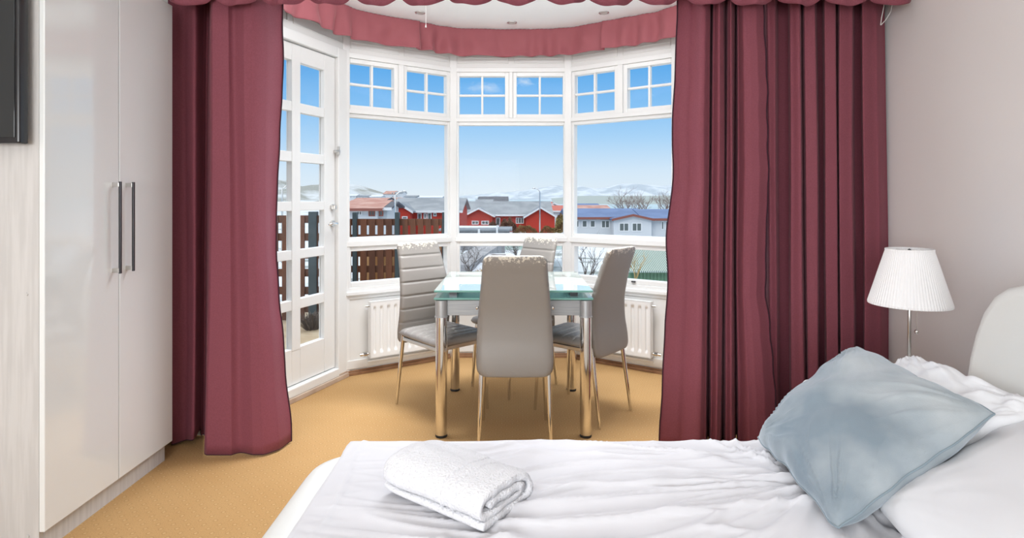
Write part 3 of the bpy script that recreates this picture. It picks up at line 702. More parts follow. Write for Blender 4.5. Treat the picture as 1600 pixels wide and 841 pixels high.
def pillow(name, label, cat, cor, thick, m, seed, parent=None, group=None, pinch=.07, wr=.006, n=70, seam=None, lim=None, ruf=0, rc=.07, ew=.02, pe=2.8, px_=.5):
    """cor: four corners going round; local frame bulges along the normal"""
    C = [Vector(c) for c in cor]; nrm = (C[1] - C[0]).cross(C[3] - C[0]).normalized()
    if nrm.z < 0: nrm = -nrm
    ctr = sum(C, Vector()) / 4
    def base(u, v):
        a, b = 2 * u - 1, 2 * v - 1
        cr_ = 1 - rc * (abs(a) * abs(b)) ** 5
        u2 = .5 + .5 * a * (1 - pinch * (1 - b * b)) * cr_ + ew * nse(b * 3, a, seed); v2 = .5 + .5 * b * (1 - pinch * (1 - a * a)) * cr_ + ew * nse(a * 3, b, seed + 4)
        p = C[0] * (1 - u2) * (1 - v2) + C[1] * u2 * (1 - v2) + C[2] * u2 * v2 + C[3] * (1 - u2) * v2
        return p
    def hgt(u, v):
        a, b = abs(2 * u - 1), abs(2 * v - 1)
        return (max(0, 1 - a ** pe) * max(0, 1 - b ** pe)) ** px_
    def wrk(u, v, s):
        a, b = 2 * u - 1, 2 * v - 1
        r = 0
        for cx_, cy_ in ((-1, -1), (1, -1), (1, 1), (-1, 1)):
            dx, dy = a - cx_, b - cy_; d = sqrt(dx * dx + dy * dy); an = math.atan2(dy, dx)
            r += max(0, ridge(nse(an * 5.5, d * .9, s + cx_ * 3 + cy_ * 7) * 2)) ** 3 * smooth(1 - d / 1.3)
        return r * wr + nse(a * 2.2, b * 2.2, s) * wr * 1.3
    def f1(u, v):
        h = hgt(u, v); p = base(u, v) + nrm * (thick * .5 * h + (wrk(u, v, seed) + (ruf * nse(u * 9, v * 9, seed) if ruf else 0)) * min(1, h * 2))
        if lim: p = lim(p)
        return p
    def f2(u, v):
        h = hgt(u, v); p = base(u, v) - nrm * thick * .5 * h
        if lim: p = lim(p)
        return p
    if parent or seam:
        root = thing(name, label, cat, (0, 0, 0), 0, group)
        obj('cover', closed(n, n, f1, f2), m, root, smooth=True)
        if seam:
            bm = bmesh.new(); pts = []
            for k in range(n): pts.append(f1(k / (n - 1), 0))
            for k in range(n): pts.append(f1(1, k / (n - 1)))
            for k in range(n): pts.append(f1(1 - k / (n - 1), 1))
            for k in range(n): pts.append(f1(0, 1 - k / (n - 1)))
            ring_tube(bm, pts, .0028, 6); obj('piped_seam', bm, seam, root, smooth=True)
        return root
    o = obj(name, closed(n, n, f1, f2), m, smooth=True); tag(o, label, cat, group); return o

floorz = lambda z0: (lambda p: Vector((p.x, p.y, max(p.z, z0))))
pillow('pillow', 'plump white pillow lying flat on the bed below the blue-grey cushion, nearest the camera', 'pillow',
       [(.86, .74, .50), (.86, 1.42, .50), (1.40, 1.58, .67), (1.40, .74, .66)], .16, M_pill, 11, pinch=.03, lim=floorz(.480), wr=.004)
pillow('pillow', 'crumpled white pillow leaning on the headboard behind the blue-grey cushion', 'pillow',
       [(1.02, 1.50, .53), (1.02, 1.84, .56), (1.32, 1.95, .725), (1.42, 1.48, .69)], .12, M_pill, 23, pinch=.04, wr=.012, ruf=.02, lim=floorz(.480), n=90)
pillow('cushion', 'square blue-grey velvet cushion propped diagonally on the white pillows', 'cushion',
       [(.765, 1.84, .495), (.745, 1.34, .485), (1.208, 1.45, .715), (1.135, 1.93, .765)], .20, M_velvet, 31, pinch=.04, wr=.013, rc=.032, ew=.026, pe=2.6, px_=.54, seam=mat('velvet_piping', (.21, .27, .31), .7, sheen=.4), lim=floorz(.484), n=110)

# ------------------------------------------------------------------ folded towel
def towel():
    root = thing('towel', 'folded white terry towel lying on the bed sheet', 'towel', (-.147, 1.535, .470), math.atan2(-.20, .266))
    # cross-section (across, up) as a flattened spiral of thick cloth; length along local x
    half = .105; L = .335
    def layer(name, pts, thick, x0, x1, seed, par=root):
        # smooth path of the cloth in the section
        P, _ = resample(pts, 140)
        def sec(i, side):
            d = (P[min(i + 2, 139)] - P[max(i - 2, 0)]).normalized(); nn = Vector((-d.y, d.x)); return P[i] + nn * side * thick / 2
        loop = [sec(i, 1) for i in range(140)] 
        e = P[139]; d = (P[139] - P[136]).normalized(); nn = Vector((-d.y, d.x))
        loop += [e + nn * cos(a) * thick / 2 + d * sin(a) * thick / 2 for a in (R(30), R(60), R(90), R(120), R(150))]
        loop += [sec(i, -1) for i in range(139, -1, -1)]
        e = P[0]; d = (P[0] - P[3]).normalized(); nn = Vector((-d.y, d.x))
        loop += [e + nn * cos(a) * thick / 2 + d * sin(a) * thick / 2 for a in (R(30), R(60), R(90), R(120), R(150))]
        bm = bmesh.new(); nx = 170; rs = []
        for k in range(nx):
            u = k / (nx - 1); x = x0 + (x1 - x0) * u
            sc = 1 - .05 * (max(0, abs(2 * u - 1) - .8) / .2) ** 2
            sag = 1 - .10 * u * 0
            rg = []
            for q in loop:
                w = nse(x * 9, q.x * 14, q.y * 14 + seed) * .005
                band = -.004 * smooth(1 - abs(x - (x1 - .125)) / .005) - .004 * smooth(1 - abs(x - (x1 - .09)) / .005) + .0015 * smooth(1 - abs(x - (x1 - .045)) / .03)
                xe = .010 * nse(q.x * 20, q.y * 30, seed + 5) * (1 if u > .5 else -1) * smooth((abs(2 * u - 1) - .6) / .4)
                hz = q.y * sc
                rg.append(bm.verts.new((x + xe, q.x * sc + w, max(.002, hz + w * .8 + (band if q.y > .02 else 0)))))
            rs.append(rg)
        m = len(loop)
        for a, b in zip(rs, rs[1:]):
            for k in range(m): bm.faces.new((a[k], a[(k + 1) % m], b[(k + 1) % m], b[k]))
        h = m // 2
        for rg in (rs[0], rs[-1]):       # cap across the cloth thickness
            for k in range(139): bm.faces.new((rg[k], rg[k + 1], rg[m - 6 - k - 1], rg[m - 6 - k]))
            bm.faces.new([rg[139 + j] for j in range(0, 7)]); bm.faces.new([rg[m - 6 + j] for j in range(0, 6)] + [rg[0]])
        return obj(name, bm, M_towel, par, smooth=True)
    outer = [(-.09, .012), (.0, .011), (.075, .012), (.098, .022), (.104, .042), (.094, .062), (.07, .074), (.0, .084), (-.06, .082), (-.09, .070), (-.098, .050), (-.088, .034), (-.04, .031), (.02, .032), (.062, .036), (.072, .045), (.06, .054), (.02, .058), (-.04, .060), (-.06, .054)]
    layer('terry_cloth', outer, .019, -L / 2, L / 2, 1)
    # woven border strip hem near one end
    return root
towel()

# ================================================================== NIGHTSTAND + LAMP
ns = thing('nightstand', 'white leatherette nightstand with rounded corner beyond the bed', 'nightstand', (0, 0, 0))
obj('body', B((1.235, 1.88, 2.13, 2.52, .03, .476)), M_leath, ns, bevel=.03, seg=4)
obj('drawer_front', B((1.228, 1.2365, 2.16, 2.49, .22, .43)), M_leath, ns, bevel=.004)
for fx_ in (1.3, 1.8):
    for fy_ in (2.2, 2.42): obj('foot', B((fx_, fx_ + .05, fy_, fy_ + .05, 0, .04)), M_darksteel, ns)
lp = thing('table_lamp', 'table lamp with white pleated shade and slim steel stem on the nightstand', 'lamp', (1.588, 2.34, .476))
obj('base', lathe([(.0001, 0), (.085, 0), (.088, .004), (.085, .012), (.03, .018), (.012, .024), (.0001, .024)], 40), M_brush, lp, auto=40)
obj('stem', tube([(0, 0, .02), (0, 0, .554)], .0065, 14), M_brush, lp, smooth=True)
sh = obj('lamp_shade', lathe([(r_, z_ + .099) for r_, z_ in ((.1425, .248), (.1432, .2485), (.1432, .256), (.1425, .257), (.124, .32), (.101, .40), (.0825, .463), (.083, .464), (.083, .470), (.0815, .4705))], 160, wob=.006, n=1), M_shade, lp, solid=.0018)
obj('shade_ring', (lambda b: (ring_tube(b, [(-.08, 0, .561), (.08, 0, .561)], .0018, 6), ring_tube(b, [(0, -.08, .561), (0, .08, .561)], .0018, 6), b)[-1])(bmesh.new()), M_brush, lp)
obj('finial', lathe([(.0001, .554), (.006, .556), (.006, .567), (.0001, .571)], 14), M_darksteel, lp, smooth=True)
obj('bulb', lathe([(.0001, .40), (.02, .41), (.028, .435), (.02, .47), (.012, .49), (.012, .53)], 20), mat('bulb_glass', (.85, .85, .82), .2), lp, smooth=True)
pc = obj('pull_chain', tube([(.022, -.01, .46), (.022, -.01, .247)], .0012, 6), M_brush, lp)
obj('chain_ball', lathe([(.0001, .229), (.006, .233), (.0085, .240), (.006, .247), (.0001, .251)], 14, cx=.022, cy=-.01), M_chrome, pc, smooth=True)

# ================================================================== OUTSIDE
GZ = -4.3
M_snow = mat('snowy_ground', (.24, .27, .26), .9, col2=(.60, .64, .68), scale=.35, det=8, lo=.36, hi=.46)
M_snowflat = mat('snow', (.62, .66, .70), .9, col2=(.52, .56, .61), scale=3)
M_grass = mat('frosty_green_grass', (.30, .42, .33), .9, col2=(.62, .70, .68), scale=1.2, det=6)
M_sea = mat('sea', (.33, .43, .47), .45, col2=(.40, .49, .52), scale=.002, spec=.2)
M_hill = mat('pale_hill', (.36, .41, .46), 1, col2=(.50, .55, .60), scale=.004, det=8, lo=.42, hi=.6, spec=0)  # snow, with distance haze put into the pale blue-grey
M_hill2 = mat('rocky_snow_hill', (.28, .29, .27), 1, col2=(.50, .53, .55), scale=.012, det=9, lo=.42, hi=.58, spec=0)
M_redw = mat('red_painted_cladding', (.42, .038, .022), .9)
M_grey = mat('grey_roof_sheet', (.17, .19, .21), .6, col2=(.24, .26, .28), scale=.5)
M_rust = mat('faded_red_brown_roof', (.36, .17, .13), .7, col2=(.45, .27, .22), scale=.6)
M_redroof = mat('red_roof', (.42, .10, .07), .7)
M_blue = mat('blue_roof_sheet', (.07, .12, .25), .6, col2=(.10, .16, .31), scale=.4)
M_ww = mat('white_render', (.56, .58, .60), .8)
M_fasw = mat('white_fascia', (.66, .67, .68), .6)
M_fasb = mat('brown_fascia', (.22, .07, .05), .6)
M_hw = mat('house_window_glass', (.10, .12, .12), .15)
M_darkroof = mat('dark_roof', (.06, .065, .08), .6)
M_wood = mat('brown_stained_wood', (.085, .030, .014), .6, col2=(.14, .048, .02), scale=8, stretch=(1, 1, .2), bump=.2, bscale=30)
M_postg = mat('blue_green_fence_post', (.035, .055, .065), .6)
M_greenr = mat('green_roof_sheet', (.16, .24, .18), .6, col2=(.36, .44, .40), scale=1.0)
M_greenw = mat('green_wall_sheet', (.15, .26, .16), .7)
M_deck = mat('deck_boards', (.42, .33, .22), .8, col2=(.50, .42, .30), scale=6)
M_conc = mat('grey_concrete', (.33, .33, .34), .9, col2=(.24, .24, .25), scale=1.5, det=6)
M_bark = mat('dark_bark', (.09, .07, .06), .9)
M_hedge = mat('winter_hedge', (.20, .11, .045), .9, col2=(.32, .24, .09), scale=.9)
M_straw = mat('dry_grass', (.42, .29, .12), .9)

# ground falls away towards the sea
def gfn(u, v):
    x = -260 + 520 * u; y = 5.6 + (420 - 5.6) * v ** 1.8
    z = GZ - (.02 * max(0, y - 280)) ** 2 * 2 + .12 * nse(x * .08, y * .08)
    return (x, y, z)
tag(obj('ground', grid(60, 80, gfn), M_snow, smooth=True), 'patchy snow covered ground between the houses', 'ground', kind='structure')
tag(obj('sea', B((-30000, 30000, 380, 30000, -31, -30)), M_sea), 'flat grey blue sea reaching the horizon', 'sea', kind='structure')
def hills(name, label, y, prof, m, depth=600, rough=12):
    xs = [p[0] for p in prof]; tab = [((p[0] - 800) * y / F, EYE + (309 - p[1]) * y / F) for p in prof]
    x0, x1 = tab[0][0], tab[-1][0]
    def fn(u, v):
        x = x0 + (x1 - x0) * u; h = catmull(tab, x); t = v
        z = -30 + (h + 30) * sin(t * pi / 2) ** 1.2 + nse(x * .006, v * 5, y) * rough * (1 - abs(2 * v - 1)) * 2 + nse(x * .004, 3, y) * rough * .4 * v
        return (x, y - depth * (1 - v), z)
    o = obj(name, grid(160, 26, fn), m, smooth=True); tag(o, label, 'hills', kind='structure')
hills('hills', 'pale snowy mountain ridge across the water on the right', 9000, [(690, 309), (720, 307), (770, 303), (800, 300), (825, 297), (850, 293), (868, 290), (885, 293), (905, 291), (925, 295), (945, 293), (965, 289), (985, 287), (1005, 289), (1030, 291), (1060, 288), (1120, 290), (1200, 300)], M_hill, 1500, 30)
hills('hills', 'rocky snow dusted hillside beyond the balcony door on the left', 2600, [(250, 296), (330, 290), (400, 284), (445, 282), (470, 290), (490, 291), (510, 287), (540, 288), (560, 290), (580, 296), (605, 303), (640, 306), (700, 309)], M_hill2, 700, 16)
hills('shore_headland', 'low dark headland along the far shore on the right', 3000, [(860, 310), (900, 306.5), (960, 306), (1020, 306), (1080, 305), (1160, 307)], mat('headland', (.30, .34, .33), 1), 200, 2)

# ------------------------------------------------------------------ balcony fence and deck
deck = prism([(-3.6, 3.3), (-1.66, 3.3), (-1.28, 4.22), (-.72, 4.76), (-.72, 7.5), (-3.6, 7.5)], -.16, -.08)
tag(obj('balcony_deck', deck, M_deck), 'tan board balcony deck outside the glazed door', 'deck', kind='structure')
def fence(label, y, x0, x1, pitch, gap, top, posts, pw, ph):
    t = thing('balcony_fence', label, 'fence', (0, 0, 0), 0, 'brown slatted balcony fences')
    zr = top - .045
    edges = [x0] + [p for p in posts if x0 < p < x1] + [x1]
    for a, b in zip(edges, edges[1:]):
        bm = bmesh.new(); n = max(1, round((b - a) / pitch)); p = (b - a) / n
        for k in range(n + 1):
            xa = a + k * p - (p - gap) / 2; xb = xa + (p - gap); box(bm, max(a, xa), min(b, xb), y, y + .02, -.07, top - random.random() * .006)
        z = top - .001
        while z > -.05:
            box(bm, a, b, y + .018, y + .042, z - .082, z); z -= .193
        obj('slat_panel', bm, M_wood, t)
    for q in posts: obj('post', B((q - pw / 2, q + pw / 2, y - .03, y + .05, -.08, ph)), M_postg, t, bevel=.004)
fence('brown slatted balcony fence behind the left bay window', 7.2, -2.0, -.84, .099, .031, .99, (-1.93, -1.41, -.83), .052, 1.07)
fence('brown slatted balcony fence seen through the glazed balcony door', 6.3, -3.3, -2.0, .15, .045, 1.06, (-3.0, -2.14), .085, 1.10)
tag(obj('timber_board', B((-1.98, -.86, 7.62, 7.66, -.08, .66)), mat('orange_timber', (.42, .21, .08), .7, col2=(.55, .33, .16), scale=5, stretch=(1, 1, .3))), 'orange timber board standing behind the slatted balcony fence', 'board')
# clump of dry plants by the door
def blades(bm, cx, cy, cz, n, h, spread, w=.004):
    for _ in range(n):
        a = random.random() * 2 * pi; r = random.random() * spread; hh = h * (.5 + .5 * random.random())
        p0 = Vector((cx + r * .3 * cos(a), cy + r * .3 * sin(a), cz)); p1 = Vector((cx + r * cos(a), cy + r * sin(a), cz + hh)); p2 = p1 + Vector((cos(a) * spread * .3, sin(a) * spread * .3, -hh * .1 + .3 * hh * random.random()))
        s = Vector((w, 0, 0)); v = [bm.verts.new(q) for q in (p0 - s, p0 + s, p1 + s * .7, p1 - s * .7, p2)]
        bm.faces.new(v[:4]); bm.faces.new((v[3], v[2], v[4]))
bm = bmesh.new(); blades(bm, -2.02, 5.9, -.08, 220, .16, .2)
tag(obj('dry_shrub', bm, M_bark), 'low dark dried plant on the balcony deck by the fence', 'plant')

# ------------------------------------------------------------------ houses
def gable_roof(bm, x0, x1, y0, y1, ze, zr, axis, t=.18, over=.5):
    """two roof slabs; axis = direction of the ridge"""
    if axis == 'x':
        ym = (y0 + y1) / 2; sl = (zr - ze) / (ym - y0)
        for s, (ya, yb) in ((1, (y0 - over, ym)), (-1, (y1 + over, ym))):
            za = ze - sl * over
            v = [bm.verts.new(p) for p in ((x0 - over, ya, za), (x1 + over, ya, za), (x1 + over, yb, zr), (x0 - over, yb, zr), (x0 - over, ya, za + t), (x1 + over, ya, za + t), (x1 + over, yb, zr + t), (x0 - over, yb, zr + t))]
            for f in ((0, 3, 2, 1), (4, 5, 6, 7), (0, 1, 5, 4), (1, 2, 6, 5), (2, 3, 7, 6), (3, 0, 4, 7)): bm.faces.new([v[i] for i in f])
    else:
        xm = (x0 + x1) / 2; sl = (zr - ze) / (xm - x0)
        for xa, xb in ((x0 - over, xm), (x1 + over, xm)):
            za = ze - sl * over
            v = [bm.verts.new(p) for p in ((xa, y0 - over, za), (xa, y1, za), (xb, y1, zr), (xb, y0 - over, zr), (xa, y0 - over, za + t), (xa, y1, za + t), (xb, y1, zr + t), (xb, y0 - over, zr + t))]
            for f in ((0, 3, 2, 1), (4, 5, 6, 7), (0, 1, 5, 4), (1, 2, 6, 5), (2, 3, 7, 6), (3, 0, 4, 7)): bm.faces.new([v[i] for i in f])
def gwall(bm, x0, x1, y0, y1, zb, ze, zr, axis):
    if axis == 'x':
        ym = (y0 + y1) / 2; pr = [(y0, zb), (y1, zb), (y1, ze), (ym, zr), (y0, ze)]
        a = [bm.verts.new((x0, y, z)) for y, z in pr]; b = [bm.verts.new((x1, y, z)) for y, z in pr]
    else:
        xm = (x0 + x1) / 2; pr = [(x0, zb), (x1, zb), (x1, ze), (xm, zr), (x0, ze)]
        a = [bm.verts.new((x, y0, z)) for x, z in pr]; b = [bm.verts.new((x, y1, z)) for x, z in pr]
    n = 5; bm.faces.new(a); bm.faces.new(b[::-1])
    for i in range(n): bm.faces.new((a[i], a[(i + 1) % n], b[(i + 1) % n], b[i]))
def fascia(parent, m, pts, w=.28, t=.12):
    bm = bmesh.new()
    for (xa, za), (xb, zb), y in pts:
        v = [bm.verts.new(p) for p in ((xa, y, za - w), (xb, y, zb - w), (xb, y, zb), (xa, y, za), (xa, y + t, za - w), (xb, y + t, zb - w), (xb, y + t, zb), (xa, y + t, za))]
        for f in ((0, 1, 2, 3), (4, 7, 6, 5), (0, 4, 5, 1), (1, 5, 6, 2), (2, 6, 7, 3), (3, 7, 4, 0)): bm.faces.new([v[i] for i in f])
    obj('fascia', bm, m, parent)
class H:
    def __init__(s, label, Y, cat='house', name='house'):
        s.Y = Y; s.k = Y / F; s.t = thing(name, label, cat, (0, 0, 0))
    def x(s, px): return (px - 800) * s.k
    def z(s, py): return EYE + (309 - py) * s.k
    def body(s, px0, px1, pye, pyr, dep, axis, wm, rm, fm=None, dy=0, zb=GZ - .3, over=.5, rdep=None):
        x0, x1, ze, zr = s.x(px0), s.x(px1), s.z(pye), s.z(pyr); y0 = s.Y + dy; y1 = y0 + dep
        bm = bmesh.new(); gwall(bm, x0, x1, y0, y1, zb, ze, zr, axis); obj('wall', bm, wm, s.t)
        bm = bmesh.new(); gable_roof(bm, x0, x1, y0, y1 + (rdep or 0), ze + .02, zr + .02, axis, over=over); obj('roof', bm, rm, s.t)
        if fm:
            if axis == 'x':
                sl = (zr - ze) / (dep / 2); zz = ze - sl * over + .2
                fascia(s.t, fm, [((x0 - over, zz), (x1 + over, zz), y0 - over - .13)])
            else:
                xm = (x0 + x1) / 2; sl = (zr - ze) / (xm - x0); za = ze - sl * over + .2
                fascia(s.t, fm, [((x0 - over, za), (xm, zr + .2), y0 - over - .13), ((xm, zr + .2), (x1 + over, za), y0 - over - .13)])
    def win(s, px0, px1, py0, py1, dy=0, fm=None, split=1, name='window'):
        x0, x1, z1, z0 = s.x(px0), s.x(px1), s.z(py0), s.z(py1); y = s.Y + dy - .06; f = .12
        bm = B((x0, x1, y, y + .08, z0, z0 + f), (x0, x1, y, y + .08, z1 - f, z1), (x0, x0 + f, y, y + .08, z0 + f, z1 - f), (x1 - f, x1, y, y + .08, z0 + f, z1 - f))
        for k in range(1, split):
            xm = x0 + (x1 - x0) * k / split; box(bm, xm - .05, xm + .05, y, y + .08, z0 + f, z1 - f)
        w = obj(name, bm, fm or M_fasw, s.t); obj('pane', B((x0 + f, x1 - f, y + .02, y + .05, z0 + f, z1 - f)), M_hw, w)

# middle red house
h = H('red house with long grey roof and two gables, seen through the middle window', 92)
h.body(690, 862, 336.5, 317, 14, 'x', M_redw, M_grey, M_fasw, dy=3)
h.body(727, 769, 337, 326.5, 9, 'y', M_redw, M_grey, M_fasw, dy=0, over=.45)
h.body(822, 866, 338, 325, 10, 'y', M_redw, M_grey, M_fasw, dy=-1, over=.45)
for w in ((737, 748, 345, 351), (752, 764, 345, 351)): h.win(*w, split=2)
for w in ((774, 781, 341, 354), (806, 819, 341, 351), (717, 720, 339, 348)): h.win(*w, dy=3, split=1 if w[0] < 800 else 3)
# left red house
h = H('red house with grey roof and low front gable, behind the slatted fence', 71)
h.body(607, 715, 330.5, 312, 13, 'x', M_redw, M_grey, M_fasw, dy=2)
h.body(610, 641, 329.5, 320, 8, 'y', M_redw, M_grey, M_fasw, dy=0, over=.4)
for w in ((606.5 + 4, 618, 331, 337), (628, 637, 338, 343)): h.win(*w)
for w in ((648, 655, 333.5, 345), (658, 663, 334, 343), (664, 671, 333, 346), (673.5, 679, 333, 339)): h.win(*w, dy=2)
# brown-roofed white house at the left
h = H('white house with faded red brown roof at the far left of the window view', 59)
h.body(540, 590, 327, 316, 9, 'x', M_ww, M_rust, M_fasb, dy=0, over=.6)
h.win(576, 586, 328, 338, split=2, fm=M_fasb); h.win(592, 599, 328, 338, fm=M_fasb); h.win(557, 566, 329, 337, split=2)
h.body(586, 603, 326, 318.5, 6, 'x', M_ww, M_darkroof, M_fasw, dy=.6, over=.6)
h = H('long low house with red brown roof and dark gable edge, behind the others', 98)
h.body(548, 616, 318, 311, 12, 'x', M_ww, M_rust, M_fasb)
h.body(600, 630, 318, 310.5, 8, 'y', M_ww, M_rust, M_darkroof, dy=-1)
# tall white block
h = H('tall white building standing alone on the left skyline', 240, 'building', 'building')
h.body(599, 616, 303.5, 299, 12, 'x', M_ww, M_rust, None, over=.2, zb=-12); h.body(616, 628, 302, 299.5, 10, 'x', M_ww, M_grey, None, dy=1, over=.2, zb=-12)
for w in ((612, 614.5, 301, 303.4), (619, 621.5, 301.5, 303.5), (612, 614.5, 306, 308), (619, 621.5, 306, 308)): h.win(*w)
for i, (a, b, py, lab) in enumerate(((545, 556, 304.5, 'small pale house low on the left skyline, nearest the window post'), (559, 575, 305.5, 'small pale house on the left skyline with wide flat roof'), (578, 595, 305.8, 'small pale house on the left skyline just left of the tall white building'), (632, 650, 306, 'small pale house on the skyline just right of the tall white building'), (655, 690, 307, 'long pale shed on the skyline above the grey roofs'))):
    h = H(lab, 230 - i * 4); h.body(a, b, py + 2, py, 8, 'x', M_ww, M_grey if i % 2 else M_snowflat, None, over=.3, zb=-12)
    for k in range(2): h.win(a + 2 + k * 5, a + 4.5 + k * 5, py + 2.6, py + 4.4)
# dark roofed houses behind the middle red one
h = H('dark roofed house rising behind the middle red house', 126)
h.body(750, 790, 316, 308.5, 8, 'x', M_darkroof, M_darkroof, None, over=.6); h.body(747, 768, 317, 313, 5, 'x', M_ww, M_grey, None, dy=-3)
h = H('grey roofed white house behind the left end of the middle red house', 112)
h.body(712, 748, 324, 318, 8, 'x', M_ww, M_grey, M_fasw)
h = H('low house with bright red roof right of the middle red house', 128)
h.body(812, 862, 321, 317, 8, 'x', M_ww, M_redroof, M_fasw, over=.4); h.body(858, 874, 321.5, 318, 8, 'y', M_ww, M_darkroof, M_fasw, dy=1)
h = H('small house with red roof and pale gable beside the street lamp', 113)
h.body(856, 890, 330, 323, 7, 'x', M_ww, M_redroof, M_fasw, over=.4)
# garage
h = H('flat grey roofed garage with snowy edge below the red gables', 62, 'garage', 'garage')
x0, x1, z1 = h.x(690), h.x(796), h.z(355)
obj('wall', B((x0, x1, 62, 67, GZ - .3, h.z(361))), M_conc, h.t); obj('roof', B((x0 - .3, x1 + .3, 61.4, 67.5, h.z(364.5) + .25, h.z(358))), M_grey, h.t); obj('roof_snow', B((x0 - .2, x1 - 1.2, 63.5, 67.4, h.z(358), h.z(356.6))), M_snowflat, h.t, bevel=.05)
obj('vent_pipe', tube([(h.x(749), 61.3, h.z(366)), (h.x(749), 61.3, h.z(357.5))], .12, 8), M_fasw, h.t); obj('downpipe', tube([(h.x(777), 61.2, h.z(366)), (h.x(777), 61.2, h.z(352))], .1, 8), M_fasw, h.t)
# blue roofed house
h = H('long white house with blue roof and brown fascia, seen through the right window', 72)
h.body(893, 1010, 341.5, 330, 11, 'x', M_ww, M_blue, M_fasb, dy=2)
h.body(959, 1018, 343.5, 337, 7, 'y', M_ww, M_blue, M_fasb, dy=0, over=.3)
h.body(1012, 1070, 343, 331, 11, 'x', M_ww, M_blue, M_fasb, dy=1)
for w in ((901, 908, 345, 357), (912, 921, 345, 357), (925, 934, 345, 357)): h.win(*w, dy=2)
h.win(943, 957, 345, 358, dy=2, split=2); h.win(967, 983, 348, 362, split=2); h.win(987, 1003, 348, 362, split=2)
h.win(1036, 1041, 346, 360, dy=1); h.win(1042.5, 1048, 346, 360, dy=1)
h = H('house with rust red roof behind the blue roofed house', 96)
h.body(893, 950, 328, 323, 8, 'x', M_ww, M_rust, None, over=.5)
h = H('distant low building with blue roof at the water edge', 150)
h.body(893, 935, 322, 319.5, 8, 'x', M_ww, M_blue, None, over=.4)
# green shed near the bay
h = H('green shed with corrugated metal roof below the right window', 24, 'shed', 'shed')
x0, x1 = h.x(978), h.x(1100); ze, zr = h.z(422), h.z(395)
bm = bmesh.new(); npl = 42
for i in range(npl):
    xa = x0 + (x1 - x0) * i / npl; xb = x0 + (x1 - x0) * (i + .5) / npl
    for (p, q, dz) in ((xa, xb, .008), (xb, x0 + (x1 - x0) * (i + 1) / npl, 0)):
        v = [bm.verts.new(c) for c in ((p, 23.6, ze + dz), (q, 23.6, ze + dz), (q, 27.2, zr + dz + .3), (p, 27.2, zr + dz + .3), (p, 23.6, ze + dz - .06), (q, 23.6, ze + dz - .06), (q, 27.2, zr + dz + .2), (p, 27.2, zr + dz + .2))]
        for f in ((3, 2, 1, 0), (4, 5, 6, 7), (0, 1, 5, 4), (1, 2, 6, 5), (2, 3, 7, 6), (3, 0, 4, 7)): bm.faces.new([v[k] for k in f])
cr_ = obj('corrugated_roof', bm, mat('green_roof_ridges', (.10, .17, .12), .6), h.t)
cr_.data.materials.append(mat('snow_in_roof_grooves', (.50, .56, .55), .9))
for p in cr_.data.polygons: p.material_index = (p.index // 6) % 2
bm = bmesh.new()
for i in range(40):
    xa = x0 + .15 + (x1 - x0 - .3) * i / 40; xb = x0 + .15 + (x1 - x0 - .3) * (i + 1) / 40; box(bm, xa, xb, 24 + (.03 if i % 2 else 0), 27, h.z(441), ze - .02)
obj('wall', bm, M_greenw, h.t)
obj('base_wall', B((x0 + .1, x1, 24.1, 26.9, GZ - .3, h.z(441))), M_ww, h.t)

# ------------------------------------------------------------------ street lamp
def street_lamp(label, px, Y, ptop, side, hgt_px):
    x = (px - 800) * Y / F; zt = EYE + (309 - ptop) * Y / F; r = Y / F
    t = thing('street_lamp', label, 'street lamp', (x, Y, GZ), 0, None); T = zt - GZ
    obj('pole', tube([(0, 0, 0), (0, 0, T * .5), (0, 0, T - 1.2 * r * 4), (side * .1, 0, T - .25), (side * .35, 0, T - .02), (side * .7, 0, T + .05)], [.11, .09, .07, .055, .05, .045], 8), M_brush, t, smooth=True)
    obj('lamp_head', tube([(side * .65, 0, T + .05), (side * .8, 0, T + .06), (side * 1.0, 0, T + .04)], [.06, .1, .04], 8), M_brush, t, smooth=True)
street_lamp('tall grey street lamp in front of the right red gable', 843.5, 80, 295, -1, 70)
street_lamp('thin street lamp pole before the left red house', 617.5, 52, 300, 1, 40)
street_lamp('street lamp seen through the upper left door panes', 441, 50, 290, 1, 40)

# ------------------------------------------------------------------ vegetation
def twigs(bm, p, d, l, r, depth, seg=4, spread=.7):
    pts = [p]; q = p.copy(); dd = d.copy()
    for k in range(3):
        dd = (dd + Vector((random.uniform(-1, 1), random.uniform(-1, 1), random.uniform(-.4, .6))) * .25).normalized(); q = q + dd * l / 3; pts.append(q.copy())
    ring_tube(bm, pts, [r, r * .85, r * .7, r * .5], seg, False)
    if depth > 0:
        for k in range(random.choice((2, 3))):
            nd = (dd + Vector((random.uniform(-1, 1), random.uniform(-1, 1), random.uniform(-.5, .9))) * spread).normalized()
            twigs(bm, pts[random.choice((1, 2, 3))].copy(), nd, l * random.uniform(.6, .85), r * .6, depth - 1, seg, spread)
def shrub(name, label, px, pyb, Y, h, r, depth, n=3, m=M_bark, group=None, spread=.7):
    x = (px - 800) * Y / F; zb = EYE + (309 - pyb) * Y / F
    bm = bmesh.new()
    for k in range(n): twigs(bm, Vector((x + random.uniform(-.2, .2) * h * .3, Y + random.uniform(-.1, .1) * h, zb)), Vector((random.uniform(-.35, .35), random.uniform(-.3, .3), 1)).normalized(), h * .42, r, depth, 4, spread)
    o = obj(name, bm, m); tag(o, label, 'shrub' if 'shrub' in name else 'tree', group)
random.seed(21)
shrub('bare_shrub', 'bare branching shrub over the snow at the left end of the right window', 918, 448, 11, .95, .014, 4, 3)
shrub('bare_shrub', 'pale bare shrub in front of the green shed', 992, 445, 20, 1.3, .02, 4, 3, M_straw)
shrub('bare_shrub', 'dark bare shrub on the snow below the middle window, left', 735, 436, 13, .9, .012, 4, 5, spread=1.0)
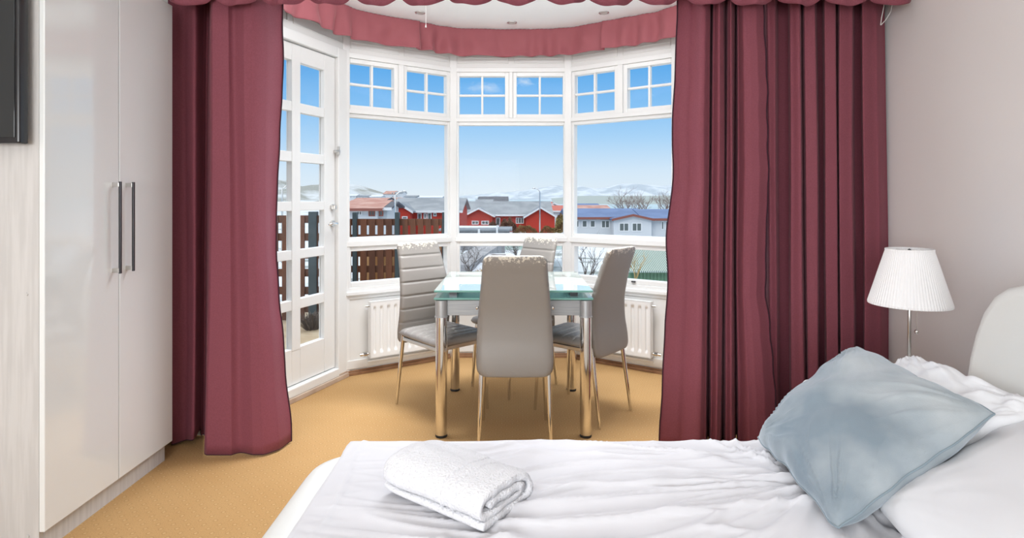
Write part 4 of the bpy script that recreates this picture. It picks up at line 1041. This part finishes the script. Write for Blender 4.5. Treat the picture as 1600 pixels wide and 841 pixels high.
shrub('bare_shrub', 'small bare shrub on the snow beside the concrete steps', 806, 404, 28, 1.3, .02, 4, 6, spread=1.0)
shrub('bare_shrub', 'thin bare twigs at the right edge of the middle window', 878, 432, 12, .6, .007, 3, 2)
M_twig = mat('pale_twigs', (.22, .15, .13), .9)
for yt, px, lab in ((92, 976, 'round bare winter tree behind the blue roof, left of two'), (100, 1004, 'round bare winter tree behind the blue roof, right of two'), (108, 1040, 'reddish bare tree at the right end of the blue roof')):
    shrub('bare_tree', lab, px, 345 if yt < 95 else 342, yt, 4.6, .09, 5, 5, M_twig, 'bare trees behind the blue roof', .8)
def bushm(name, label, px, pyb, Y, w, h, m, seed, n=2600, cat='bush', group=None):
    x = (px - 800) * Y / F; zb = EYE + (309 - pyb) * Y / F; random.seed(seed); bm = bmesh.new()
    for _ in range(n):
        u = random.uniform(-1, 1); a = random.uniform(0, 2 * pi); top = (1 - abs(u) ** 3) * (.75 + .3 * nse(u * 3, seed * 3.1))
        z = random.random() ** .6 * top * h; rad = w * .35 * sqrt(random.random())
        c = Vector((x + u * w, Y + rad * sin(a), zb + z)); s = h * random.uniform(.03, .06)
        d1 = Vector((random.uniform(-1, 1), random.uniform(-1, 1), random.uniform(-1, 1))).normalized() * s; d2 = d1.cross(Vector((random.random(), random.random(), random.random()))).normalized() * s * .6
        bm.faces.new([bm.verts.new(q) for q in (c - d1, c + d2, c + d1, c - d2)])
    o = obj(name, bm, m); tag(o, label, cat, group)
M_ivy = mat('brown_climber', (.13, .06, .04), .9, col2=(.25, .14, .08), scale=1.5)
bushm('bush', 'orange brown winter bush below the right red gable, left of the street lamp', 822, 366, 70, 1.5, 1.35, M_hedge, 1)
bushm('bush', 'orange brown winter bush to the right of the street lamp', 860, 366, 71, 1.4, 1.25, M_hedge, 2)
bushm('bush', 'taller brown bush at the right edge of the middle window', 876, 363, 70, .7, 2.9, M_hedge, 3)
bushm('bush', 'dark reddish bush against the middle red house wall', 795, 362, 86, 1.4, 2.5, M_ivy, 4)
bushm('bush', 'small brown bush between the two red gables', 770, 360, 85, .8, 1.6, M_ivy, 5)
bushm('bush', 'low brown bush at the far end of the snowy yard, just right of the garage', 806, 368, 64, .5, .6, M_hedge, 6)
random.seed(5)
bm = bmesh.new(); blades(bm, -.62, 14.6, -1.0, 500, .45, .3, .006)
tag(obj('dry_grass', bm, M_straw), 'tuft of dry yellow grass on the garden bank', 'grass', kind='stuff')
# garden banks: concrete retaining wall, steps and snowy terraces
h = 17
def at(px, py, Y): return Vector(((px - 800) * Y / F, Y, EYE + (309 - py) * Y / F))
def quadprism(ps, drop):
    bm = bmesh.new(); a = [bm.verts.new(p) for p in ps]; b = [bm.verts.new((p[0], p[1], p[2] - drop)) for p in ps]; n = len(ps)
    bm.faces.new(a); bm.faces.new(b[::-1])
    for i in range(n): bm.faces.new((a[i], b[i], b[(i + 1) % n], a[(i + 1) % n]))
    return bm
p0, p1 = at(700, 412, 15), at(752, 379, 26)
wl = quadprism([p0, p1, p1 + Vector((.9, 0, -.05)), p0 + Vector((.55, 0, -.05))], 3.5)
tag(obj('retaining_wall', wl, M_conc), 'grey concrete retaining wall running diagonally through the snow', 'wall')
bk = quadprism([at(690, 470, 12), at(715, 425, 15), at(745, 396, 20), at(790, 396, 20), at(800, 470, 12)], 2.5)
tag(obj('snow_bank', bk, mat('snowy_bank', (.22, .2, .19), .95, col2=(.62, .65, .70), scale=2.2, det=8, lo=.42, hi=.52)), 'snow covered garden bank with dark soil showing through', 'snow bank', kind='structure')
cb = thing('concrete_steps', 'low grey concrete block with snow on top in the yard', 'steps', (0, 0, 0))
a, b = at(758, 377, 30), at(788, 386, 30)
obj('block', B((a.x, b.x, 30, 33, GZ - .2, at(0, 380, 30).z)), M_conc, cb); obj('snow_cap', B((a.x + .3, b.x - .1, 30.1, 32.9, at(0, 380, 30).z, at(0, 378.6, 30).z)), M_snowflat, cb, bevel=.05)
tag(obj('lawn', quadprism([at(755, 383, 36), at(880, 383, 36), at(880, 372, 52), at(755, 372, 52)], .3), M_grass), 'frosty green lawn in the yard below the middle window', 'lawn', kind='structure')
